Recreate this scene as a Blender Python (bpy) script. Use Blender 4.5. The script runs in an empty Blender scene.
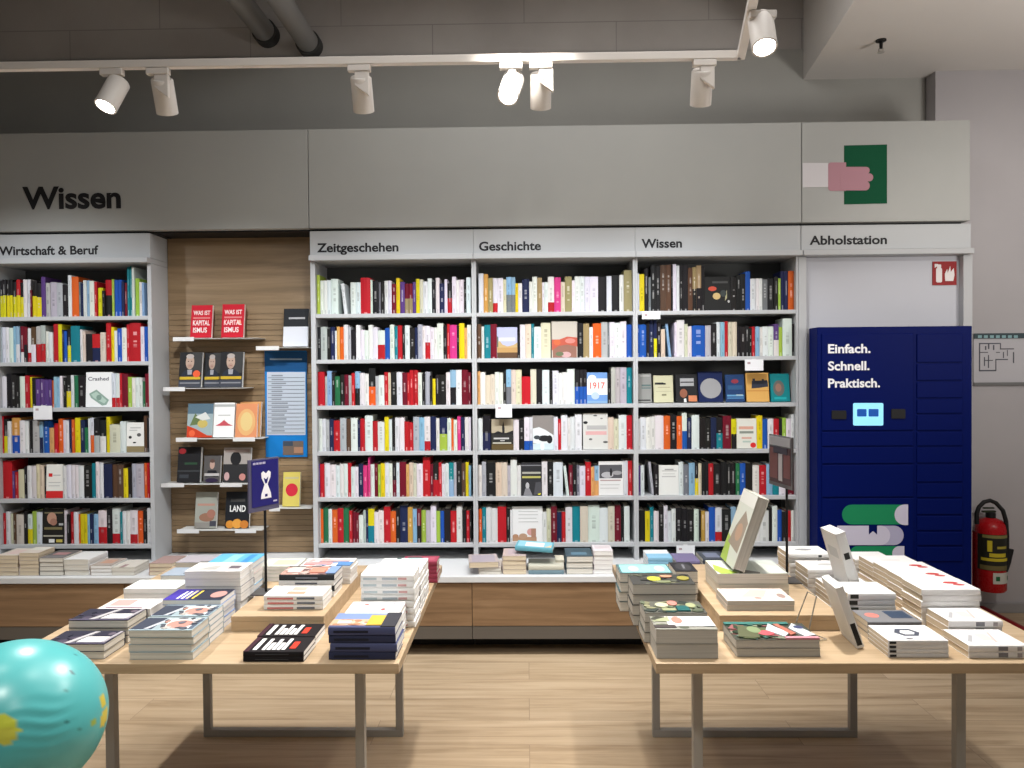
import bpy, math, random
from mathutils import Matrix, Vector

C = bpy.context.scene.collection
SC = bpy.context.scene
PI = math.pi
R = math.radians
rnd = random.Random(7)

# ---------------------------------------------------------------- camera
CAM_H, FPX = 1.64, 770.0
YAW, PITCH, ROLL = 0.0192729, -0.01567325, -0.00796221


def cam_axes():
    cy, sy, cp, sp = math.cos(YAW), math.sin(YAW), math.cos(PITCH), math.sin(PITCH)
    f = Vector((-sy * cp, cy * cp, sp))
    r = Vector((cy, sy, 0))
    u = r.cross(f)
    c, s = math.cos(ROLL), math.sin(ROLL)
    return r * c + u * s, -r * s + u * c, f


CR, CU, CF = cam_axes()
cam_data = bpy.data.cameras.new('camera')
cam = bpy.data.objects.new('camera', cam_data)
C.objects.link(cam)
cam_data.sensor_width = 36.0
cam_data.lens = FPX / 1024 * 36.0
cam_data.clip_start = 0.05
m4 = Matrix.Identity(4)
for i in range(3):
    m4[i][0], m4[i][1], m4[i][2] = CR[i], CU[i], -CF[i]
m4[2][3] = CAM_H
cam.matrix_world = m4
SC.camera = cam


def ray(x, y):
    return CF + CR * ((x - 512) / FPX) - CU * ((y - 384) / FPX)


def at(x, y, Y):
    """Point of the plane at depth Y that was measured at (x, y) in the photograph."""
    d = ray(x, y)
    return Vector((0, 0, CAM_H)) + d * (Y / d.y)


def onz(x, y, z):
    d = ray(x, y)
    return Vector((0, 0, CAM_H)) + d * ((z - CAM_H) / d.z)


# ---------------------------------------------------------------- world, exposure, house lights, added fill
SC.view_settings.view_transform = 'Standard'
SC.view_settings.look = 'None'
SC.view_settings.gamma = 1.0
SC.view_settings.use_curve_mapping = False
SC.view_settings.exposure = 0.0
world = bpy.data.worlds.new('world')
SC.world = world
world.use_nodes = True
world.node_tree.nodes['Background'].inputs[0].default_value = (1.0, 0.97, 0.93, 1)
world.node_tree.nodes['Background'].inputs[1].default_value = 0.14


def lamp(name, kind, loc, target, energy, size=0.1, color=(1, 0.96, 0.9), angle=60, blend=0.5, parent=None):
    d = bpy.data.lights.new(name, kind)
    d.energy = energy
    d.color = color
    if kind == 'SPOT':
        d.spot_size = R(angle)
        d.spot_blend = blend
        d.shadow_soft_size = size
    else:
        d.size = size
    o = bpy.data.objects.new(name, d)
    C.objects.link(o)
    v = Vector(target) - Vector(loc)
    o.rotation_euler = v.to_track_quat('-Z', 'Y').to_euler()
    o.location = loc
    if parent:
        o.location = Vector(loc) - parent.location
        o.parent = parent
    return o


# unseen shop spotlights over the tables, plus added fill for front and floor
SHOP_SPOTS = [
    ((-1.9, 2.0, 3.3), (-1.2, 2.8, 0.78), 30), ((-0.5, 2.1, 3.3), (-0.8, 2.8, 0.78), 30),
    ((0.7, 2.1, 3.3), (0.8, 2.8, 0.78), 30), ((1.9, 2.0, 3.3), (1.3, 2.8, 0.78), 32),
    ((0.0, 0.0, 3.3), (0.0, 4.3, 0.0), 45), ((0.0, 3.2, 3.3), (0.0, 3.9, 0.0), 95), ((-1.1, 0.6, 3.3), (-1.0, 1.9, 0.6), 110), ((2.6, 1.6, 3.3), (3.5, 5.2, 0.9), 110),
]
lamp('wall_spot', 'SPOT', (-3.1, 3.4, 2.9), (-2.9, 4.8, 1.0), 115, 0.04, (0.96, 0.985, 1), 96, 1.0)
lamp('soffit_fill', 'AREA', (3.4, 2.6, 2.0), (2.9, 3.9, 3.62), 34, 0.6, (1, 0.95, 0.9))  # unseen fill light, added to brighten the white soffit
for p, t, e in SHOP_SPOTS:
    lamp('shop_spot', 'SPOT', p, t, e, 0.06, (1, 0.95, 0.88), 78, 0.7)
lamp('ceiling_glow', 'AREA', (0.2, 3.0, 4.1), (0.2, 3.2, 0.0), 50, 2.2, (1, 0.97, 0.94))

# ---------------------------------------------------------------- materials
_mats = {}


def nodes(m):
    m.use_nodes = True
    nt = m.node_tree
    return nt, nt.nodes['Principled BSDF']


def mat(rgb, rough=0.5, metal=0.0, emit=None, name=None, spec=0.25):
    key = (tuple(round(c, 3) for c in rgb), rough, metal, emit, spec)
    if key in _mats:
        return _mats[key]
    m = bpy.data.materials.new(name or 'plain')
    nt, b = nodes(m)
    b.inputs['Base Color'].default_value = (*rgb, 1)
    b.inputs['Roughness'].default_value = rough
    b.inputs['Metallic'].default_value = metal
    b.inputs['Specular IOR Level'].default_value = 0.5 if metal else spec
    if emit:
        b.inputs['Emission Color'].default_value = (*rgb, 1)
        b.inputs['Emission Strength'].default_value = emit
    else:  # a trace of uneven gloss
        n = nt.nodes.new('ShaderNodeTexNoise')
        n.inputs['Scale'].default_value = 35
        mr = nt.nodes.new('ShaderNodeMapRange')
        mr.inputs[3].default_value = max(0.02, rough - 0.06)
        mr.inputs[4].default_value = min(1, rough + 0.06)
        nt.links.new(n.outputs[0], mr.inputs[0])
        nt.links.new(mr.outputs[0], b.inputs['Roughness'])
    _mats[key] = m
    return m


def ramp(nt, cols):
    r = nt.nodes.new('ShaderNodeValToRGB')
    e = r.color_ramp.elements
    while len(e) < len(cols):
        e.new(0.5)
    for k, (p, c) in enumerate(cols):
        e[k].position = p
        e[k].color = (*c, 1)
    return r


def wood(name, dark, mid, light, rough=0.45, plank=None, scale=1.0, groove=(0.1, 0.07, 0.05)):
    m = bpy.data.materials.new(name)
    nt, b = nodes(m)
    tc = nt.nodes.new('ShaderNodeTexCoord')
    mp = nt.nodes.new('ShaderNodeMapping')
    mp.inputs['Scale'].default_value = (1.1 * scale, 17 * scale, 17 * scale)
    nt.links.new(tc.outputs['Object'], mp.inputs[0])
    n1 = nt.nodes.new('ShaderNodeTexNoise')
    n1.inputs['Scale'].default_value = 1.6
    n1.inputs['Detail'].default_value = 7
    n1.inputs['Roughness'].default_value = 0.62
    n1.inputs['Distortion'].default_value = 0.6
    vec = mp.outputs[0]
    br = None
    if plank:
        br = nt.nodes.new('ShaderNodeTexBrick')
        br.offset = 0.37
        br.inputs['Scale'].default_value = 1.0
        br.inputs['Brick Width'].default_value = plank[0]
        br.inputs['Row Height'].default_value = plank[1]
        br.inputs['Mortar Size'].default_value = 0.0016
        br.inputs['Color1'].default_value = (0.25, 0.25, 0.25, 1)
        br.inputs['Color2'].default_value = (0.85, 0.85, 0.85, 1)
        br.inputs['Mortar'].default_value = (0, 0, 0, 1)
        nt.links.new(tc.outputs['Object'], br.inputs[0])
        add = nt.nodes.new('ShaderNodeVectorMath')
        add.operation = 'MULTIPLY_ADD'
        add.inputs[1].default_value = (9, 9, 9)
        nt.links.new(br.outputs[0], add.inputs[0])
        nt.links.new(mp.outputs[0], add.inputs[2])
        vec = add.outputs[0]
    nt.links.new(vec, n1.inputs[0])
    r = ramp(nt, [(0.28, dark), (0.5, mid), (0.72, light)])
    nt.links.new(n1.outputs[0], r.inputs[0])
    col = r.outputs[0]
    if plank:
        mx = nt.nodes.new('ShaderNodeMix')
        mx.data_type = 'RGBA'
        mx.blend_type = 'MULTIPLY'
        mx.inputs[0].default_value = 0.12
        nt.links.new(col, mx.inputs[6])
        nt.links.new(br.outputs[0], mx.inputs[7])
        m2 = nt.nodes.new('ShaderNodeMix')
        m2.data_type = 'RGBA'
        m2.inputs[7].default_value = (*groove, 1)
        nt.links.new(br.outputs['Fac'], m2.inputs[0])
        nt.links.new(mx.outputs[2], m2.inputs[6])
        col = m2.outputs[2]
    nt.links.new(col, b.inputs['Base Color'])
    b.inputs['Roughness'].default_value = rough
    bp = nt.nodes.new('ShaderNodeBump')
    bp.inputs['Strength'].default_value = 0.06
    bp.inputs['Distance'].default_value = 0.01
    nt.links.new(n1.outputs[0], bp.inputs['Height'])
    nt.links.new(bp.outputs[0], b.inputs['Normal'])
    return m


def plaster(name, a, bcol, scale=3.0, rough=0.85, bump=0.1):
    m = bpy.data.materials.new(name)
    nt, b = nodes(m)
    tc = nt.nodes.new('ShaderNodeTexCoord')
    n = nt.nodes.new('ShaderNodeTexNoise')
    n.inputs['Scale'].default_value = scale
    n.inputs['Detail'].default_value = 6
    nt.links.new(tc.outputs['Object'], n.inputs[0])
    r = ramp(nt, [(0.3, a), (0.7, bcol)])
    nt.links.new(n.outputs[0], r.inputs[0])
    nt.links.new(r.outputs[0], b.inputs['Base Color'])
    b.inputs['Roughness'].default_value = rough
    n2 = nt.nodes.new('ShaderNodeTexNoise')
    n2.inputs['Scale'].default_value = 120
    nt.links.new(tc.outputs['Object'], n2.inputs[0])
    bp = nt.nodes.new('ShaderNodeBump')
    bp.inputs['Strength'].default_value = bump
    bp.inputs['Distance'].default_value = 0.004
    nt.links.new(n2.outputs[0], bp.inputs['Height'])
    nt.links.new(bp.outputs[0], b.inputs['Normal'])
    return m


def masonry(name):
    m = plaster(name, (0.44, 0.41, 0.39), (0.53, 0.5, 0.475), 2.0, 0.9, 0.25)
    nt = m.node_tree
    b = nt.nodes['Principled BSDF']
    old = b.inputs['Base Color'].links[0].from_socket
    tc = nt.nodes.new('ShaderNodeTexCoord')
    mp = nt.nodes.new('ShaderNodeMapping')
    mp.inputs['Rotation'].default_value = (R(-90), 0, 0)
    nt.links.new(tc.outputs['Object'], mp.inputs[0])
    br = nt.nodes.new('ShaderNodeTexBrick')
    br.inputs['Scale'].default_value = 1
    br.inputs['Brick Width'].default_value = 1.27
    br.inputs['Row Height'].default_value = 0.27
    br.inputs['Mortar Size'].default_value = 0.004
    br.inputs['Mortar Smooth'].default_value = 0.3
    nt.links.new(mp.outputs[0], br.inputs[0])
    mx = nt.nodes.new('ShaderNodeMix')
    mx.data_type = 'RGBA'
    mx.inputs[7].default_value = (0.34, 0.315, 0.3, 1)
    nt.links.new(br.outputs['Fac'], mx.inputs[0])
    nt.links.new(old, mx.inputs[6])
    nt.links.new(mx.outputs[2], b.inputs['Base Color'])
    return m


def colour_attr(name, rough=0.4, spec=0.12, grain=60):
    m = bpy.data.materials.new(name)
    nt, b = nodes(m)
    a = nt.nodes.new('ShaderNodeAttribute')
    a.attribute_name = 'Col'
    b.inputs['Specular IOR Level'].default_value = spec
    n = nt.nodes.new('ShaderNodeTexNoise')
    n.inputs['Scale'].default_value = grain
    mr = nt.nodes.new('ShaderNodeMapRange')
    mr.inputs[3].default_value = rough - 0.1
    mr.inputs[4].default_value = rough + 0.1
    nt.links.new(n.outputs[0], mr.inputs[0])
    nt.links.new(mr.outputs[0], b.inputs['Roughness'])
    nt.links.new(a.outputs['Color'], b.inputs['Base Color'])
    return m


def page_mat(name, a, bcol):
    """Paper edges: fine layers along the thickness of the block (local z)."""
    m = bpy.data.materials.new(name)
    nt, b = nodes(m)
    tc = nt.nodes.new('ShaderNodeTexCoord')
    mp = nt.nodes.new('ShaderNodeMapping')
    mp.inputs['Scale'].default_value = (2, 2, 420)
    nt.links.new(tc.outputs['Object'], mp.inputs[0])
    n = nt.nodes.new('ShaderNodeTexNoise')
    n.inputs['Scale'].default_value = 1
    nt.links.new(mp.outputs[0], n.inputs[0])
    r = ramp(nt, [(0.35, a), (0.65, bcol)])
    nt.links.new(n.outputs[0], r.inputs[0])
    nt.links.new(r.outputs[0], b.inputs['Base Color'])
    b.inputs['Roughness'].default_value = 0.9
    return m


M_FLOOR = wood('oak_floor', (0.31, 0.215, 0.125), (0.49, 0.365, 0.235), (0.6, 0.465, 0.315), 0.42, (1.9, 0.24), 0.62, (0.3, 0.215, 0.14))
M_TABLE = wood('oak_table', (0.36, 0.255, 0.15), (0.45, 0.33, 0.205), (0.52, 0.39, 0.255), 0.45)
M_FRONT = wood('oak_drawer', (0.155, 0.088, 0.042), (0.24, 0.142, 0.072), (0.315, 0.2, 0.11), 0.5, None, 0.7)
M_PANEL = wood('oak_panel', (0.15, 0.095, 0.048), (0.25, 0.167, 0.09), (0.34, 0.235, 0.135), 0.5, None, 0.55)
M_WHITE = mat((0.45, 0.46, 0.475), 0.4, name='white_laminate')
M_FASCIA = plaster('fascia_grey', (0.345, 0.35, 0.34), (0.38, 0.385, 0.37), 1.5, 0.6, 0.02)
M_LEDGE = mat((0.62, 0.63, 0.64), 0.4, name='ledge_white')
M_SIGN = mat((0.46, 0.475, 0.49), 0.5, name='sign_white')
M_BACK = mat((0.11, 0.115, 0.115), 0.7, name='charcoal_board')
M_BLACK = mat((0.012, 0.012, 0.013), 0.5, name='black')
M_STEEL = mat((0.36, 0.35, 0.33), 0.45, 0.0, name='painted_steel')
M_GREYRAIL = mat((0.115, 0.1, 0.085), 0.5, name='grey_rail')
M_LAMPW = mat((0.74, 0.7, 0.66), 0.4, name='lamp_white')
M_BLUE = mat((0.001, 0.006, 0.088), 0.5, name='locker_blue', spec=0.06)
M_BLUED = mat((0.004, 0.009, 0.08), 0.5, name='locker_gap_blue')
M_TXT = mat((0.012, 0.012, 0.014), 0.5, name='lettering_black')
M_TXTW = mat((0.88, 0.88, 0.92), 0.5, name='lettering_white')
M_COVER = colour_attr('printed_cover', 0.42)
M_PAGE = page_mat('page_edges', (0.52, 0.49, 0.43), (0.74, 0.71, 0.64))
M_PAGEW = page_mat('white_page_edges', (0.7, 0.69, 0.67), (0.85, 0.84, 0.82))
M_PAGEB = page_mat('beige_page_edges', (0.52, 0.43, 0.3), (0.7, 0.6, 0.45))
M_PAGEG = page_mat('grey_page_edges', (0.42, 0.4, 0.36), (0.52, 0.5, 0.45))
PAGES = {'W': M_PAGEW, 'C': M_PAGE, 'B': M_PAGEB, 'G': M_PAGEG}

PAL = {'W': (.62, .63, .64), 'C': (.56, .51, .4), 'G': (.38, .39, .41), 'g': (.15, .16, .18), 'k': (.016, .015, .016), 'K': (.016, .015, .016),
       'N': (.016, .022, .065), 'B': (.016, .08, .36), 'L': (.22, .38, .54), 'T': (.012, .18, .23), 'E': (.022, .14, .06), 'e': (.3, .42, .06),
       'Y': (.62, .52, .015), 'O': (.58, .1, .018), 'o': (.6, .32, .12), 'A': (.48, .27, .06), 'R': (.4, .015, .022), 'M': (.14, .01, .022),
       'P': (.56, .04, .2), 'V': (.09, .045, .18), 'H': (.28, .22, .11), 'h': (.09, .05, .03)}
WORDS = {'W': 'white', 'C': 'cream', 'G': 'pale grey', 'g': 'slate grey', 'k': 'black', 'K': 'black', 'N': 'navy', 'B': 'blue', 'L': 'light blue',
         'T': 'teal', 'E': 'dark green', 'e': 'lime green', 'Y': 'yellow', 'O': 'orange', 'o': 'peach', 'A': 'amber', 'R': 'red',
         'M': 'maroon', 'P': 'pink', 'V': 'violet', 'H': 'olive', 'h': 'brown'}
ORD = ('first second third fourth fifth sixth seventh eighth ninth tenth eleventh twelfth thirteenth fourteenth fifteenth sixteenth seventeenth '
       'eighteenth nineteenth twentieth').split() + ['twenty-first', 'twenty-second', 'twenty-third', 'twenty-fourth']


# ---------------------------------------------------------------- mesh helpers
class MB:
    """Collects boxes, tubes and prisms; build() links them as ONE mesh object."""

    def __init__(s):
        s.v, s.f, s.m = [], [], []

    def add(s, verts, faces, m=0):
        k = len(s.v)
        s.v += [tuple(v) for v in verts]
        s.f += [tuple(i + k for i in f) for f in faces]
        s.m += [m] * len(faces)

    def box(s, x0, x1, y0, y1, z0, z1, m=0, M=None):
        vs = [Vector((x, y, z)) for z in (z0, z1) for y in (y0, y1) for x in (x0, x1)]
        if M:
            vs = [M @ v for v in vs]
        s.add(vs, [(0, 2, 3, 1), (4, 5, 7, 6), (0, 1, 5, 4), (2, 6, 7, 3), (0, 4, 6, 2), (1, 3, 7, 5)], m)
        return s

    def tube(s, pts, r, seg=16, m=0, caps=True):
        pts = [Vector(p) for p in pts]
        rs = r if isinstance(r, (list, tuple)) else [r] * len(pts)
        ring, up = [], None
        for k, p in enumerate(pts):
            d = (pts[min(k + 1, len(pts) - 1)] - pts[max(k - 1, 0)]).normalized()
            if up is None:
                up = d.orthogonal().normalized()
            up = (up - d * up.dot(d)).normalized()
            w = d.cross(up)
            ring.append([p + (up * math.cos(a) + w * math.sin(a)) * rs[k] for a in (2 * PI * j / seg for j in range(seg))])
        vs = [v for q in ring for v in q]
        fs = []
        for k in range(len(pts) - 1):
            for j in range(seg):
                a, b = k * seg + j, k * seg + (j + 1) % seg
                fs.append((a, b, b + seg, a + seg))
        if caps:
            fs += [tuple(range(seg))[::-1], tuple((len(pts) - 1) * seg + j for j in range(seg))]
        s.add(vs, fs, m)
        return s

    def lathe(s, prof, c=(0, 0, 0), seg=32, m=0, M=None):
        n = len(prof)
        vs = []
        for j in range(seg):
            a = 2 * PI * j / seg
            vs += [Vector((c[0] + r * math.cos(a), c[1] + r * math.sin(a), c[2] + z)) for r, z in prof]
        if M:
            vs = [M @ v for v in vs]
        fs = []
        for j in range(seg):
            k = (j + 1) % seg
            for i in range(n - 1):
                fs.append((j * n + i, k * n + i, k * n + i + 1, j * n + i + 1))
        s.add(vs, fs, m)
        return s

    def prism(s, outline, o, u, v, t, m=0):
        """Polygon (2D) in plane o + u*a + v*b, thickened by the vector t."""
        o, u, v, t = Vector(o), Vector(u), Vector(v), Vector(t)
        n = len(outline)
        p = [o + u * a + v * b for a, b in outline]
        s.add(p + [q + t for q in p], [tuple(range(n))[::-1], tuple(range(n, 2 * n))] + [(i, (i + 1) % n, (i + 1) % n + n, i + n) for i in range(n)], m)
        return s

    def build(s, name, mats, parent=None, world=True, bevel=0, smooth=False, seg=2):
        off = parent.location if (parent is not None and world) else Vector((0, 0, 0))
        me = bpy.data.meshes.new(name)
        me.from_pydata([tuple(Vector(v) - off) for v in s.v], [], s.f)
        for x in (mats if isinstance(mats, (list, tuple)) else [mats]):
            me.materials.append(x)
        me.polygons.foreach_set('material_index', s.m)
        import bmesh
        bm = bmesh.new()
        bm.from_mesh(me)
        bmesh.ops.recalc_face_normals(bm, faces=bm.faces)
        bm.to_mesh(me)
        bm.free()
        if smooth:
            me.polygons.foreach_set('use_smooth', [True] * len(me.polygons))
            try:
                me.set_sharp_from_angle(angle=R(40))
            except Exception:
                pass
        o = bpy.data.objects.new(name, me)
        C.objects.link(o)
        if parent is not None:
            o.parent = parent
        if bevel:
            b = o.modifiers.new('bevel', 'BEVEL')
            b.width = bevel
            b.segments = seg
            b.limit_method = 'ANGLE'
        return o


def tag(o, label, cat, group=None):
    if len(label.replace("'", '').split()) > 16:
        print('LONG', label)
    o['label'] = label
    o['category'] = cat
    if group:
        o['group'] = group
    return o


def structure(o):
    o['kind'] = 'structure'
    return o


def thing(name, label, cat, loc, group=None):
    o = bpy.data.objects.new(name, None)
    C.objects.link(o)
    o.location = loc
    o.empty_display_size = 0.05
    return tag(o, label, cat, group)


_txt = {}


def text_shape(s, bold=0.0):
    """(verts, faces, width, cap height) of a line of lettering, thickness 1."""
    if (s, bold) not in _txt:
        cu = bpy.data.curves.new('lettering', 'FONT')
        cu.body = s
        cu.size = 1
        cu.resolution_u = 4
        cu.offset = bold
        o = bpy.data.objects.new('lettering', cu)
        C.objects.link(o)
        dg = bpy.context.evaluated_depsgraph_get()
        me = bpy.data.meshes.new_from_object(o.evaluated_get(dg))
        vs = [v.co.copy() for v in me.vertices]
        fs = [tuple(p.vertices) for p in me.polygons]
        bpy.data.objects.remove(o)
        bpy.data.meshes.remove(me)
        bpy.data.curves.remove(cu)
        x0, x1 = min(v.x for v in vs), max(v.x for v in vs)
        vs = [Vector((v.x - x0, v.y, 0)) for v in vs]
        _txt[(s, bold)] = (vs, fs, x1 - x0)
    return _txt[(s, bold)]


CAP = 0.70   # cap height of the default font at size 1


def lettering(mb, s, o, u, v, width, cap, m=0, bold=0.0):
    """Letters from o, along unit u (width) and v (cap height); capless flat mesh."""
    vs, fs, w = text_shape(s, bold)
    o, u, v = Vector(o), Vector(u), Vector(v)
    mb.add([o + u * (p.x * width / w) + v * (p.y * cap / CAP) for p in vs], fs, m)
    return mb


# ---------------------------------------------------------------- the room
LEFT, RIGHT = -3.9, 4.6
structure(MB().box(LEFT, RIGHT, -1.6, 5.5, -0.1, 0).build('floor', M_FLOOR))
structure(MB().box(LEFT, 2.735, 5.36, 5.5, 0, 4.32).build('wall_back', masonry('block_masonry')))
structure(MB().box(LEFT, 2.73, 5.33, 5.359, 0, 3.83).build('trim_1', plaster('grey_render', (0.33, 0.325, 0.305), (0.38, 0.375, 0.35), 1.2)))
M_RWALL = plaster('lilac_grey_wall', (0.42, 0.4, 0.415), (0.47, 0.45, 0.465), 1.0, 0.8, 0.06)
structure(MB().box(2.735, RIGHT, 5.21, 5.5, 0, 4.32).build('wall_right', M_RWALL))
structure(MB().box(LEFT - 0.1, LEFT, -1.6, 5.5, 0, 4.32).build('wall_left', plaster('grey_wall', (0.4, 0.4, 0.39), (0.46, 0.46, 0.45))))
structure(MB().box(LEFT, RIGHT, 2.2, 5.5, 4.32, 4.42).build('ceiling', plaster('dark_ceiling', (0.12, 0.11, 0.105), (0.16, 0.15, 0.14))))
sof = MB()
sof.prism([(1.905, 5.33), (1.766, 4.13), (1.55, 2.3), (RIGHT, 2.3), (RIGHT, 5.21), (2.735, 5.21), (2.735, 5.33)], (0, 0, 3.62), (1, 0, 0), (0, 1, 0), (0, 0, 0.7))
structure(sof.build('trim_2', plaster('soffit_white', (0.62, 0.59, 0.565), (0.67, 0.64, 0.61), 1.0, 0.85, 0.05)))
structure(MB().box(2.735, RIGHT, 5.19, 5.21, 0, 0.065).build('baseboard_right', mat((0.3, 0.29, 0.29), 0.5), bevel=0.003))

# service pipes coming out of the back wall
for (px, py), lab in (((268, 36), 'grey ceiling pipe above the header, the one nearer the big Wissen letters'), ((311, 47), 'grey ceiling pipe above the header, the one farther from the Wissen letters')):
    p = at(px, py, 5.36)
    t = thing('pipe', lab, 'pipe', p, 'pipes under the ceiling')
    MB().tube([(p.x, 2.3, p.z), (p.x, 5.36, p.z)], 0.072, 24).build('duct', mat((0.3, 0.295, 0.29), 0.55, 0.2, name='grey_pipe'), t, smooth=True)
    MB().tube([(p.x, 5.27, p.z), (p.x, 5.36, p.z)], 0.085, 24).build('dark_ring', mat((0.06, 0.06, 0.06), 0.7), t, smooth=True)  # dark ring around the pipe where it meets the wall

p = onz(881, 40, 3.62)
t = thing('sprinkler_head', 'small dark sprinkler hanging from the white ceiling soffit', 'sprinkler', (p.x, p.y, 3.62))
MB().lathe([(0, 0), (0.03, 0), (0.03, -0.008), (0.011, -0.01), (0.009, -0.05), (0, -0.05)], (p.x, p.y, 3.62), 16).build('body', M_BLACK, t, smooth=True)
MB().lathe([(0, -0.075), (0.02, -0.075), (0.02, -0.071), (0, -0.071)], (p.x, p.y, 3.62), 16).tube([(p.x - 0.012, p.y, 3.57), (p.x - 0.014, p.y, 3.546)], 0.003, 6).tube([(p.x + 0.012, p.y, 3.57), (p.x + 0.014, p.y, 3.546)], 0.003, 6).build('deflector', M_STEEL, t)

# ---------------------------------------------------------------- shop fitting: header, signs, bookcases, base
YF = 4.78
XW, XZ, XG, XS, XE = -2.343, -1.343, -0.3245, 0.6745, 1.675   # bay edges
Z_LEDGE = 0.467
FZ0, FZ1 = 2.54, 3.15

fasc = [(-3.85, -1.345, 'grey header panel with large black lettering above the wooden display wall'),
        (-1.341, 1.688, 'long blank grey header panel above the three middle bookcases'),
        (1.692, 2.708, 'grey header panel with a pink hand holding a green book')]
panels = []
for x0, x1, lab in fasc:
    t = thing('header_panel', lab, 'header panel', ((x0 + x1) / 2, 5.0, FZ0), 'header panels above the shelves')
    MB().box(x0, x1, YF - 0.02, 5.3, FZ0, FZ1).build('panel', M_FASCIA, t, bevel=0.003)
    panels.append(t)
UX, UZ, FRONT = (1, 0, 0), (0, 0, 1), (0, -1, 0)


def front_text(parent, s, px0, px1, base_y, cap_px, Y, material, bold=0.0):
    a, b = at(px0, base_y, Y), at(px1, base_y, Y)
    mb = lettering(MB(), s, (a.x, Y, (a.z + b.z) / 2), UX, UZ, b.x - a.x, cap_px * Y / FPX, 0, bold)
    return mb.build('lettering', material, parent)


front_text(panels[0], 'Wissen', 22.5, 121, 208, 21.5, YF - 0.0225, M_TXT, 0.03)


def pxpoly(pts, Y):
    return [tuple((at(x, y, Y).x, at(x, y, Y).z)) for x, y in pts]


def rrect(x0, y0, x1, y1, r, corners='1111', n=6):
    """Pixel rectangle with rounded corners (tl, tr, br, bl)."""
    out = []
    cs = [((x0 + r, y0 + r), 180), ((x1 - r, y0 + r), 270), ((x1 - r, y1 - r), 0), ((x0 + r, y1 - r), 90)]
    raw = [(x0, y0), (x1, y0), (x1, y1), (x0, y1)]
    for k in range(4):
        if corners[k] == '1':
            (cx, cy), a0 = cs[k]
            out += [(cx + r * math.cos(R(a0 + 90 * i / n)), cy + r * math.sin(R(a0 + 90 * i / n))) for i in range(n + 1)]
        else:
            out.append(raw[k])
    return out


def decal(parent, name, shapes, Y, t=0.0006):
    """Flat printed marks on a front; shapes = [(pixel outline, material)], later ones on top."""
    mats, mb = [], MB()
    for k, (pts, m) in enumerate(shapes):
        if m not in mats:
            mats.append(m)
        mb.prism(pxpoly(pts, Y), (0, Y - 0.0004 - t * k, 0), UX, UZ, (0, -t, 0), mats.index(m))
    return mb.build(name, mats, parent)


M_GREEN = mat((0.002, 0.07, 0.03), 0.85)
M_PINK = mat((0.4, 0.21, 0.25), 0.7)
M_PALE = mat((0.58, 0.56, 0.58), 0.5)
Yh = YF - 0.0205
decal(panels[2], 'printed_emblem', [
    ([(844, 145.5), (887, 144.5), (887, 203.5), (844, 204.5)], M_GREEN),
    ([(802.5, 163), (828, 163), (828, 187), (802.5, 187.5)], M_PALE),
    (rrect(828, 162.5, 846, 191, 3, '1001'), M_PINK),
    (rrect(840, 167, 869.5, 174, 3.4, '0110'), M_PINK), (rrect(840, 173.5, 873, 181.5, 3.9, '0110'), M_PINK), (rrect(840, 181, 869.5, 190.6, 4.6, '0110'), M_PINK)], Yh)

# black shadow gap and the sign boards below the header
MB().box(-3.85, XW + 0.03, YF + 0.03, 5.2, 2.525, 2.5398).build('shadow_gap', M_BLACK, panels[0])
MB().box(XW + 0.03, -1.346, YF + 0.03, 5.2, 2.53, 2.5398).build('shadow_gap', M_BLACK, panels[0])
MB().box(-1.341, 1.688, YF + 0.03, 5.2, 2.525, 2.5398).build('shadow_gap', M_BLACK, panels[1])
MB().box(1.692, 2.68, YF + 0.03, 5.2, 2.525, 2.5398).build('shadow_gap', M_BLACK, panels[2])


def sign_board(x0, x1, words_, px0, px1, base, lab):
    t = thing('section_sign', lab, 'sign', ((x0 + x1) / 2, YF, 2.337), 'section signs above the bookcases')
    MB().box(x0, x1, YF - 0.005, YF + 0.3, 2.371, 2.5245).build('board', M_SIGN, t, bevel=0.002)
    MB().box(x0, x1, YF - 0.045, YF + 0.3, 2.337, 2.3705).build('lip', M_WHITE, t, bevel=0.004)
    front_text(t, words_, px0, px1, base, 8.6, YF - 0.0062, M_TXT, 0.028)


sign_board(-3.35, XW - 0.002, 'Wirtschaft & Beruf', -1, 98.5, 254.6, 'white shelf sign reading Wirtschaft and Beruf')
sign_board(XZ + 0.001, XG - 0.001, 'Zeitgeschehen', 317, 398.5, 251.6, 'white shelf sign reading Zeitgeschehen')
sign_board(XG, XS - 0.001, 'Geschichte', 479, 541, 250.2, 'white shelf sign reading Geschichte')
sign_board(XS, 1.688, 'Wissen', 641.5, 682, 247.5, 'small white shelf sign reading Wissen, over the bookcase beside the locker')
sign_board(1.692, 2.722, 'Abholstation', 809.5, 887, 244.2, 'white sign reading Abholstation above the blue parcel locker')

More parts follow.
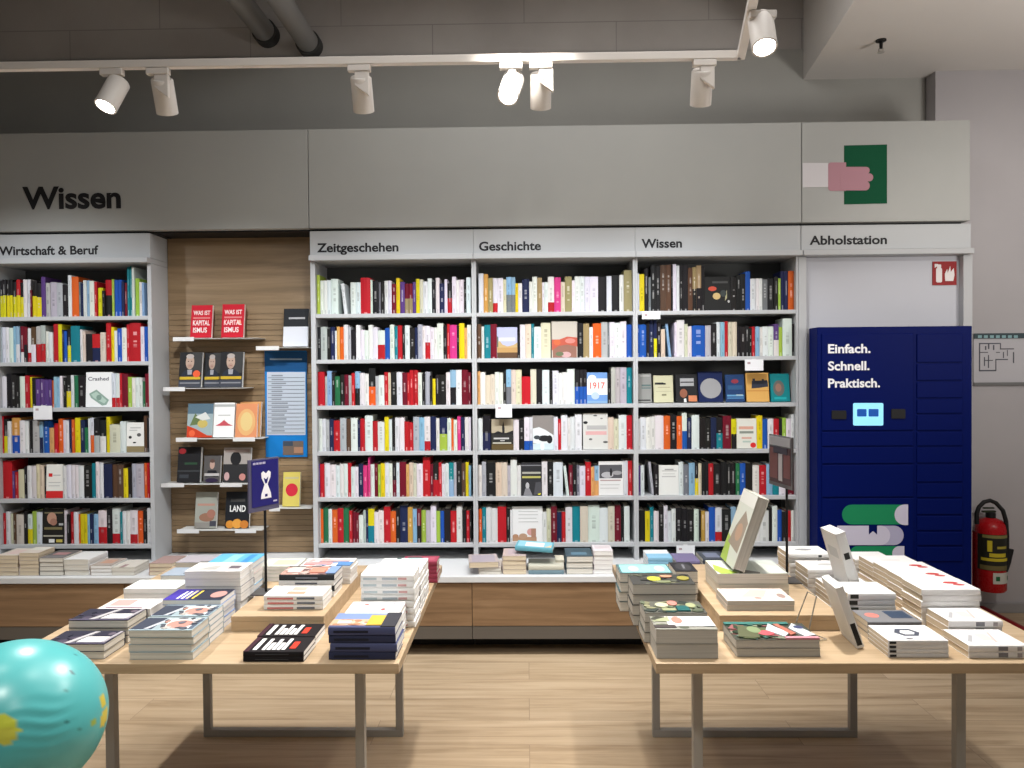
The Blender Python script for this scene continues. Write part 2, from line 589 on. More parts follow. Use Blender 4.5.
SHELF_Z = [2.010, 1.725, 1.437, 1.150, 0.862, 0.572]
BAYS = {'W': (XW - 1.0, XW, 'Wirtschaft'), 'Z': (XZ, XG - 0.0005, 'Zeitgeschehen'), 'G': (XG, XS - 0.0005, 'Geschichte'), 'S': (XS, XE, 'Wissen')}
for k, (x0, x1, nm) in BAYS.items():
    lab = {'W': 'white bookcase beside the wooden display wall, filled with yellow, white and red business books', 'Z': 'white bookcase under the Zeitgeschehen sign with six full shelves',
           'G': 'white bookcase under the Geschichte sign with six full shelves', 'S': 'white bookcase under the small Wissen sign, beside the blue locker'}[k]
    t = thing('bookcase', lab, 'bookcase', ((x0 + x1) / 2, 4.93, Z_LEDGE), 'bookcases along the back wall')
    th = 0.014
    tl, tr = (0.03 if k == 'Z' else th), (0.026 if k == 'W' else th)
    for a, b in ((x0, x0 + tl), (x1 - tr, x1)):
        MB().box(a, b, YF, 5.09, Z_LEDGE, 2.336).build('side_panel', M_WHITE, t, bevel=0.0015)
    MB().box(x0 + tl, x1 - tr, 5.07, 5.09, Z_LEDGE, 2.336).build('back_panel', M_BACK, t)
    for z in SHELF_Z:
        MB().box(x0 + tl, x1 - tr, YF + 0.004, 5.07, z - 0.024, z).build('shelf', M_WHITE, t, bevel=0.0015)

# wooden display wall between the bookcases
t = thing('display_wall', 'brown oak slatted display wall between two bookcases', 'display wall', (-1.84, 5.0, Z_LEDGE))
mb = MB()
z = Z_LEDGE + 0.004
while z < 2.02:
    mb.box(XW + 0.002, XZ - 0.002, 5.0, 5.02, z, z + 0.0336)
    z += 0.0355
mb.build('slats', M_PANEL, t, bevel=0.0015)
MB().box(XW + 0.002, XZ - 0.002, 5.0, 5.02, z, 2.528).build('upper_board', M_PANEL, t)
MB().box(XW + 0.002, XZ - 0.002, 5.0205, 5.06, Z_LEDGE + 0.002, 2.528).build('backing', mat((0.05, 0.032, 0.02), 0.8), t)

# base: ledge, drawer fronts, rail, recessed plinth
YB = 4.41
tag(MB().box(-3.45, 1.676, YB - 0.012, 5.2, Z_LEDGE - 0.036, Z_LEDGE - 0.0005).build('ledge_worktop', M_LEDGE, bevel=0.003),
    'long white ledge running under all the bookcases', 'ledge')
xs = [-3.45, -2.345, -1.345, -0.325, 0.675, 1.676]
labs = ['oak fronted drawer base below the Wirtschaft bookcase', 'oak fronted drawer base below the wooden display wall', 'oak fronted drawer base below the Zeitgeschehen bookcase',
        'oak fronted drawer base below the Geschichte bookcase', 'oak fronted drawer base below the small Wissen sign bookcase']
for k in range(5):
    a, b = xs[k] + 0.0015, xs[k + 1] - 0.0015
    t = thing('base_cabinet', labs[k], 'base cabinet', ((a + b) / 2, 4.8, 0.0), 'drawer bases under the ledge')
    MB().box(a, b, YB + 0.02, 5.19, 0.10, Z_LEDGE - 0.037).build('carcass', M_BACK, t)
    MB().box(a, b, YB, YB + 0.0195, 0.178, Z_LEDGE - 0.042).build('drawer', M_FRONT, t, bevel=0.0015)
    MB().box(a, b, YB + 0.002, YB + 0.0195, 0.101, 0.175).build('rail', M_GREYRAIL, t, bevel=0.001)
    MB().box(a, b, YB + 0.2, 5.18, 0.0, 0.10).build('plinth', M_BLACK, t)

# ---------------------------------------------------------------- pickup locker niche and locker
t = thing('niche_panel', 'white wall panel behind and above the blue parcel locker', 'wall panel', (2.2, 4.83, 0))
MB().box(XE + 0.002, 2.735, 4.83, 4.86, 0, 2.335).build('panel', mat((0.5, 0.51, 0.56), 0.5), t)
MB().box(XE + 0.002, XE + 0.05, YF, 4.8295, 0, 2.335).build('post', M_WHITE, t, bevel=0.002)
MB().box(2.68, 2.735, YF, 4.8295, 0, 2.335).build('post', M_WHITE, t, bevel=0.002)

YL = 4.64
lx0, lx1 = at(817.5, 450, YL).x, at(972, 450, YL).x
lz = at(895, 326.5, YL).z
lock = thing('parcel_locker', 'dark blue parcel pickup locker with screen and white slogan', 'locker', ((lx0 + lx1) / 2, YL + 0.08, 0))
MB().box(lx0, lx1, YL, 4.775, 0.0, lz).build('body', M_BLUE, lock, bevel=0.004)
cols = [(821.5, 913, [(334, 430), (432, 445.5), (447.5, 463), (465, 496.5), (498.5, 561)]),
        (916.5, 962, [(334, 362), (364, 380), (382, 397.5), (399.5, 413), (415, 430), (432, 445.5), (447.5, 462.5), (464.5, 481.5), (483.5, 497), (499, 514), (516, 530), (532, 545), (547, 561)])]
doors = []
for ci, (a, b, rows) in enumerate(cols):
    for (ya, yb) in rows:
        P, Q = at(a, ya, YL), at(b, yb, YL)
        d = MB().box(P.x, Q.x, YL - 0.008, YL - 0.0005, Q.z, P.z).build('door' if (ci or ya > 340) else 'control_panel', M_BLUE, lock, bevel=0.003)
        doors.append(d)
fp, lowd = doors[0], doors[4]
YD = YL - 0.008


def locker_text(s, x0, x1, base):
    a, b = at(x0, base, YD), at(x1, base, YD)
    return lettering(MB(), s, (a.x, YD - 0.001, a.z), UX, UZ, b.x - a.x, 8.6 * YD / FPX, 0, 0.028)


for s, x0, x1, b in (('Einfach.', 828, 870.5, 353), ('Schnell.', 828, 869.5, 370.2), ('Praktisch.', 828, 880, 387.4)):
    locker_text(s, x0, x1, b).build('lettering', M_TXTW, lock).parent = fp
scr = decal(lock, 'screen', [(rrect(853, 403, 883, 425.5, 1.5), mat((0.24, 0.6, 0.82), 0.3, emit=0.75, name='screen_glow'))], YD, 0.004)
decal(scr, 'screen_button', [(rrect(857, 409, 866.5, 416.5, 0.8), mat((0.01, 0.07, 0.32), 0.3, emit=0.5, name='screen_dark'))], YD - 0.0045).location = -lock.location
decal(scr, 'screen_button', [(rrect(868.5, 409, 878.5, 416.5, 0.8), mat((0.01, 0.07, 0.32), 0.3, emit=0.5))], YD - 0.0045).location = -lock.location
decal(lock, 'card_reader', [(rrect(831.5, 410.5, 846, 419, 1), M_BLACK)], YD, 0.006).parent = fp
decal(lock, 'scanner', [(rrect(891, 409, 905, 418.5, 1), M_BLACK)], YD, 0.006).parent = fp
scr['label'] = 'lit pale blue touch screen with two dark buttons'
ML = mat((0.6, 0.58, 0.72), 0.5)
ML2 = mat((0.42, 0.41, 0.58), 0.5)
MG = mat((0.01, 0.24, 0.1), 0.5)
decal(lock, 'printed_emblem', [
    (rrect(842, 504.6, 905, 524.4, 9.8, '1001'), MG), (rrect(894.5, 504.4, 908, 525, 10, '1001'), ML),
    (rrect(880, 525.6, 903.5, 545, 9.6, '0110'), ML2), ([(837, 525.6), (868.6, 525.6), (868.6, 534.6), (872.8, 531), (877, 534.6), (877, 525.6)] + rrect(877.5, 525.6, 890, 545, 9.6, '0110')[1:-1] + [(837, 545)], ML),
    (rrect(850, 546, 904, 561, 7, '1001'), MG), (rrect(892, 546, 904, 561, 7, '1001'), ML)], YD)

# red fire extinguisher sign
p0, p1 = at(932.5, 261.5, 4.826), at(956.5, 285, 4.826)
t = thing('fire_sign', 'small red and white fire extinguisher sign on the white panel', 'sign', ((p0.x + p1.x) / 2, 4.83, p1.z))
MB().box(p0.x, p1.x, 4.825, 4.8295, p1.z, p0.z).build('plate', mat((0.27, 0.01, 0.012), 0.5), t)
M_SW = mat((0.75, 0.7, 0.7), 0.5)
decal(t, 'symbol', [(rrect(936, 268, 942, 282.5, 1.5), M_SW), (rrect(937, 264.5, 941, 268, 0.5), M_SW), ([(934.5, 264), (938, 264), (938, 265.5), (934.5, 268)], M_SW),
                    ([(945, 281), (944.5, 274), (947, 269), (947.5, 273), (950, 266), (950.5, 272), (953.5, 268), (954.3, 275), (953, 281)], M_SW)], 4.825)

# right wall: evacuation plan, extinguisher, red floor rail
p0, p1 = at(973.5, 333.5, 5.2), at(1046, 385, 5.2)
t = thing('evacuation_plan', 'framed floor plan notice on the lilac wall above the extinguisher', 'notice', ((p0.x + p1.x) / 2, 5.2, p1.z))
MB().box(p0.x, p1.x, 5.198, 5.209, p1.z, p0.z).build('board', mat((0.5, 0.49, 0.52), 0.4), t, bevel=0.002)
MB().box(p0.x, p1.x, 5.19, 5.1975, p1.z, p1.z + 0.02).build('frame', mat((0.17, 0.17, 0.17), 0.4), t)
MB().box(p0.x, p1.x, 5.19, 5.1975, p0.z - 0.035, p0.z).build('title_bar', mat((0.045, 0.07, 0.08), 0.5), t)
mk = MB()
for (xa, ya, xb, yb) in ((979, 343, 1000, 344), (979, 343, 980.2, 371), (979, 370, 996, 371.2), (995.4, 360, 996.4, 371), (995.4, 359, 1008, 360), (1013, 352, 1014.2, 363), (1000, 343, 1001, 349), (1000, 348.4, 1014, 349.4), (985, 346, 986.4, 350),
                         (988, 344, 989.4, 349), (993, 345, 994.4, 350), (979, 352, 988, 352.8), (984, 357, 985, 366), (988, 355, 989, 368), (984, 360, 993, 360.8), (1003, 352, 1004, 358), (1007, 350, 1007.8, 356), (996, 352, 1000, 352.8)):
    a, b = at(xa, ya, 5.197), at(xb, yb, 5.197)
    mk.box(a.x, b.x, 5.1968, 5.1979, b.z, a.z)
mk.build('plan_lines', mat((0.1, 0.1, 0.12), 0.6), t)
mk = MB()
for k in range(7):
    a, b = at(978 + k * 6, 335.3, 5.189), at(981.8 + k * 6, 338, 5.189)
    mk.box(a.x, b.x, 5.1888, 5.1899, b.z, a.z)
mk.build('title_marks', mat((0.25, 0.42, 0.45), 0.6), t)

ec = at(991, 590, 5.08)
ex, ey = ec.x, 5.085
ez = ec.z
t = thing('fire_extinguisher', 'red fire extinguisher with black hose hanging on the lilac wall', 'fire extinguisher', (ex, ey, ez))
M_RED = mat((0.42, 0.008, 0.012), 0.28, name='extinguisher_red')
r = 0.092
H = at(991, 518, 5.08).z - ez
MB().lathe([(0, 0), (r * 0.9, 0), (r, 0.012), (r, H - 0.07), (r * 0.93, H - 0.035), (r * 0.7, H - 0.012), (r * 0.35, H), (0.03, H + 0.002), (0, H + 0.002)], (ex, ey, ez), 32).build('cylinder', M_RED, t, smooth=True)


def band(z0, z1, rr, a0, a1, m, name, parent):
    mb = MB()
    n = 14
    vs = []
    for k in range(n + 1):
        a = R(a0 + (a1 - a0) * k / n)
        vs += [(ex + rr * math.cos(a), ey + rr * math.sin(a), ez + z0), (ex + rr * math.cos(a), ey + rr * math.sin(a), ez + z1)]
    mb.add(vs, [(2 * k, 2 * k + 2, 2 * k + 3, 2 * k + 1) for k in range(n)])
    return mb.build(name, m, parent, smooth=True)


zz = lambda y: at(991, y, 5.0).z - ez
lbl = band(zz(571), zz(535), r + 0.0012, 188, 352, mat((0.02, 0.02, 0.015), 0.4), 'label', t)
for nm, ya, yb, a0, a1, col in (('yellow_print', 561.5, 558.5, 205, 320, (.6, .48, .03)), ('yellow_print', 552, 541, 228, 245, (.62, .5, .03)), ('yellow_print', 557.3, 553.5, 235, 300, (.6, .48, .03)), ('yellow_print', 549, 546.5, 262, 305, (.4, .33, .05)), ('grey_print', 538.5, 535.5, 210, 330, (.22, .2, .07)), ('grey_print', 570.5, 566, 200, 335, (.16, .13, .05))):
    o = band(zz(ya), zz(yb), r + 0.0022, a0, a1, mat(col, 0.5), nm, lbl)
    o.location = -t.location
    for v in o.data.vertices:
        v.co += lbl.location
o = band(zz(584), zz(573), r + 0.0012, 248, 338, mat((.55, .55, .5), .5), 'white_label', t)
for a0 in (258, 312):
    q = band(zz(581), zz(576.5), r + 0.0022, a0, a0 + 15, mat((.02, .13, .05), .5), 'green_dot', o)
    q.location = -t.location
MB().lathe([(0, H), (0.03, H), (0.03, H + 0.03), (0.02, H + 0.04), (0, H + 0.04)], (ex, ey, ez), 16).build('valve', M_BLACK, t, smooth=True)
MB().box(ex - 0.055, ex + 0.03, ey - 0.012, ey + 0.012, ez + H + 0.036, ez + H + 0.048).box(ex - 0.05, ex + 0.02, ey - 0.01, ey + 0.01, ez + H + 0.06, ez + H + 0.07).build('lever', mat((.03, .04, .02), .5), t, bevel=0.003)
hp = [(977, 524), (976.5, 514), (979, 507), (984, 502), (990, 500.5), (996, 503), (1001, 510), (1004, 520), (1005, 535), (1005, 552), (1004.5, 566)]
hose = [Vector((at(x, y, 5.05).x, 5.05 - 0.02 * (1 if k > 5 else 0), at(x, y, 5.05).z)) for k, (x, y) in enumerate(hp)]
MB().tube(hose, 0.0135, 12).build('hose', M_BLACK, t, smooth=True)
a, b, c2 = at(1005, 571, 5.03), at(1008.5, 562, 5.03), at(1010.5, 549, 5.03)
MB().tube([hose[-1], a, b, c2], [0.014, 0.017, 0.015, 0.02], 12).build('nozzle', M_BLACK, t, smooth=True)
MB().box(ex - r - 0.035, ex - r + 0.03, ey + 0.05, 5.189, 0.066, ez + H - 0.1).build('bracket', mat((0.25, 0.006, 0.01), 0.4), t, bevel=0.004)
a, b = onz(984, 611, 0.03), onz(1040, 640, 0.03)
tag(MB().tube([(a.x, 5.16, 0.03), ((a.x + b.x) / 2, (5.16 + b.y) / 2, 0.03), (b.x, b.y, 0.03)], 0.03, 12).build('floor_rail', mat((0.22, 0.008, 0.012), 0.4), smooth=True),
    'dark red rail lying on the floor below the extinguisher', 'floor rail')

# ---------------------------------------------------------------- light track and spotlights
YT = 3.4
za, zb = at(20, 66.5, YT), at(741, 56, YT)
zt = (za.z + zb.z) / 2
trk = thing('light_track', 'white lighting track crossing above the header panels', 'light track', (0, YT, zt))
tx = zb.x
MB().box(-3.8, tx, YT - 0.017, YT + 0.017, zt - 0.016, zt + 0.018).build('rail', M_LAMPW, trk, bevel=0.002)
dirn = Vector((-math.sin(R(10.7)), -math.cos(R(10.7)), 0))
Mx = Matrix.Translation((tx, YT, zt)) @ Matrix.Rotation(R(-10.7), 4, 'Z')
MB().box(-0.017, 0.017, -2.2, 0.01, -0.016, 0.018, 0, Mx).build('rail', M_LAMPW, trk, bevel=0.002)
for x in (-3.4,):
    MB().tube([(x, YT, zt + 0.018), (x, YT, 4.32)], 0.003, 8).build('suspension_wire', M_STEEL, trk)


def spotlight(px, py, Y, d, lab, lit, energy=0, angle=60, size=1.0, side=1, target=None):
    """Cylinder spot hanging from the track; (px, py) is the head's centre."""
    c = at(px, py, Y)
    back = d[1] > 0
    if back:
        c.y += 0.058
    t = thing('track_spotlight', lab, 'spotlight', (c.x, Y, zt - 0.017), 'spotlights on the white track')
    d = Vector(d).normalized()
    L, rr = 0.15 * size, 0.047 * size
    MB().box(c.x - 0.05, c.x + 0.05, Y - 0.016, Y + 0.016, zt - 0.045, zt - 0.0175).build('adapter', M_LAMPW, t, bevel=0.003)
    ax = c.x + side * rr * 0.95
    if back:
        arm = MB().prism([(-0.03, zt - 0.045), (0.032, zt - 0.045), (0.032, c.z - 0.03), (-0.03, c.z + 0.015)], (ax - 0.012, Y - 0.011, 0), UX, UZ, (0, 0.022, 0))
    else:
        arm = MB().box(ax - 0.018, ax + 0.018, Y - 0.011, Y + 0.011, c.z - 0.02, zt - 0.045)
    arm.build('arm', M_LAMPW, t, bevel=0.003)
    q = Vector((0, 0, -1)).rotation_difference(d).to_matrix().to_4x4()
    Mh = Matrix.Translation(c) @ q
    h = MB().lathe([(0, L / 2), (rr * 0.9, L / 2), (rr, L / 2 - 0.006), (rr, -L / 2), (rr * 0.86, -L / 2), (rr * 0.8, -L / 2 + 0.018), (0, -L / 2 + 0.018)], (0, 0, 0), 28, 0, Mh).build('head', M_LAMPW, t, smooth=True)
    MB().lathe([(0, -L / 2 + 0.014), (rr * 0.8, -L / 2 + 0.014)], (0, 0, 0), 28, 0, Mh).build('lens', mat((1, 0.96, 0.9), 0.3, emit=30 if lit else 12, name='lens_glow'), t)
    p = c + d * (L / 2 + 0.01)
    lamp('spot_beam', 'SPOT', p, p + (Vector(target) - p if target else d), energy, 0.04, (0.96, 0.985, 1) if back else (1, 0.96, 0.91), angle, 1.0, t)


wall = (0.0, 0.80, -0.60)
E = 103
spotlight(112.5, 94, YT, (-0.2, -0.36, -0.8), 'white spotlight with glowing face turned to the room, above the big Wissen letters', True, 205, 105, 1.0, 0.3)
spotlight(158.5, 91.5, YT, (-0.1, 0.55, -0.83), 'white spotlight turned to the shelves, just beside the glowing one above the Wissen letters', False, E, 96, 1, 0.6)
spotlight(359.5, 89.5, YT, (-0.03, 0.55, -0.83), 'white spotlight standing alone over the Zeitgeschehen sign', False, E, 96, 1, 0.5)
spotlight(511, 87, YT, (-0.16, -0.6, -0.7), 'white spotlight with glowing face, over the Geschichte sign', True, 215, 105, 1, 0.1)
spotlight(541, 86, YT, (0.0, 0.55, -0.83), 'white spotlight turned to the shelves, just beside the glowing one over Geschichte', False, E, 96, 1, 0.75)
spotlight(704.5, 82.5, YT, (0.06, 0.55, -0.83), 'white spotlight turned to the shelves, last before the corner of the track', False, E, 96, 1, 0.5)
Y7 = 2.95
spotlight(762.5, 33, Y7, (-0.03, -0.42, -0.9), 'white glowing spotlight beyond the corner of the track', True, 205, 105, 1.0, -0.3)

# ---------------------------------------------------------------- books
def book_mesh(w, h, d, cols, fr, detail, lean=0, title=None):
    """Upright book, spine to -y: local x width, y depth, z height. Returns verts, faces, face colours."""
    V, F, K = [], [], []

    def quad(a, b, c, e, col):
        k = len(V)
        V.extend([a, b, c, e])
        F.append((k, k + 1, k + 2, k + 3))
        K.append(col)
    rows = 22 if detail else 8
    bul = min(0.004, w * 0.16)
    xs = [0, w * 0.34, w * 0.66, w]
    ys = [bul, 0, 0, bul]
    top = cols[0]
    bot = cols[-1]
    edges = sorted(set([k / rows for k in range(rows + 1)] + ([1 - fr] if len(cols) > 1 else [])))
    lum = sum(top) / 3
    tcol = tuple(c * 0.35 for c in top) if lum > 0.3 else tuple(min(1, c + 0.45) for c in top)
    if title is None:
        title = (rnd.uniform(0.25, 0.4), rnd.uniform(0.6, 0.85), rnd.random())
    for k in range(len(edges) - 1):
        z0, z1 = edges[k] * h, edges[k + 1] * h
        base = top if (edges[k] >= 1 - fr - 1e-6 or len(cols) == 1) else bot
        for j in range(3):
            col = base
            if j == 1 and title[0] < edges[k] < title[1] and title[2] < 0.75 and rnd.random() < 0.7:
                q = 0.15 + 0.4 * rnd.random()
                col = tuple(b * (1 - q) + t_ * q for b, t_ in zip(base, tcol))
            if j == 1 and k == 0 and title[2] > 0.3:
                q = 0.4
                col = tuple(b * (1 - q) + t_ * q for b, t_ in zip(base, tcol))
            quad((xs[j], ys[j], z0), (xs[j + 1], ys[j + 1], z0), (xs[j + 1], ys[j + 1], z1), (xs[j], ys[j], z1), col)
    quad((w, bul, 0), (w, d, 0), (w, d, h), (w, bul, h), top)
    quad((0, d, 0), (0, bul, 0), (0, bul, h), (0, d, h), top)
    quad((w, d, 0), (0, d, 0), (0, d, h), (w, d, h), (.6, .57, .5))
    t = min(0.0018, w * 0.12)
    pg = (.62, .59, .52)
    pz = h - 0.003
    quad((0, bul, h), (t, bul, h), (t, d, h), (0, d, h), top)
    quad((w - t, bul, h), (w, bul, h), (w, d, h), (w - t, d, h), top)
    quad((t, bul + t, pz), (w - t, bul + t, pz), (w - t, d, pz), (t, d, pz), pg)
    quad((t, 0.0, h), (w - t, 0.0, h), (w - t, bul + t, h), (t, bul + t, h), top)
    quad((t, bul + t, pz), (t, bul + t, h), (w - t, bul + t, h), (w - t, bul + t, pz), top)
    quad((0, bul, 0), (w, bul, 0), (w, d, 0), (0, d, 0), top)
    if lean:
        c, s = math.cos(lean), math.sin(lean)
        V = [(x * c + z * s, y, -x * s + z * c) for x, y, z in V]
        lo = min(v[2] for v in V)
        V = [(x, y, z - lo) for x, y, z in V]
    return V, F, K


def colour_mesh(name, V, F, K, material):
    me = bpy.data.meshes.new(name)
    me.from_pydata(V, [], F)
    me.materials.append(material)
    ca = me.color_attributes.new('Col', 'FLOAT_COLOR', 'CORNER')
    buf = []
    for f, c in zip(F, K):
        buf += [c[0], c[1], c[2], 1.0] * len(f)
    ca.data.foreach_set('color', buf)
    return me


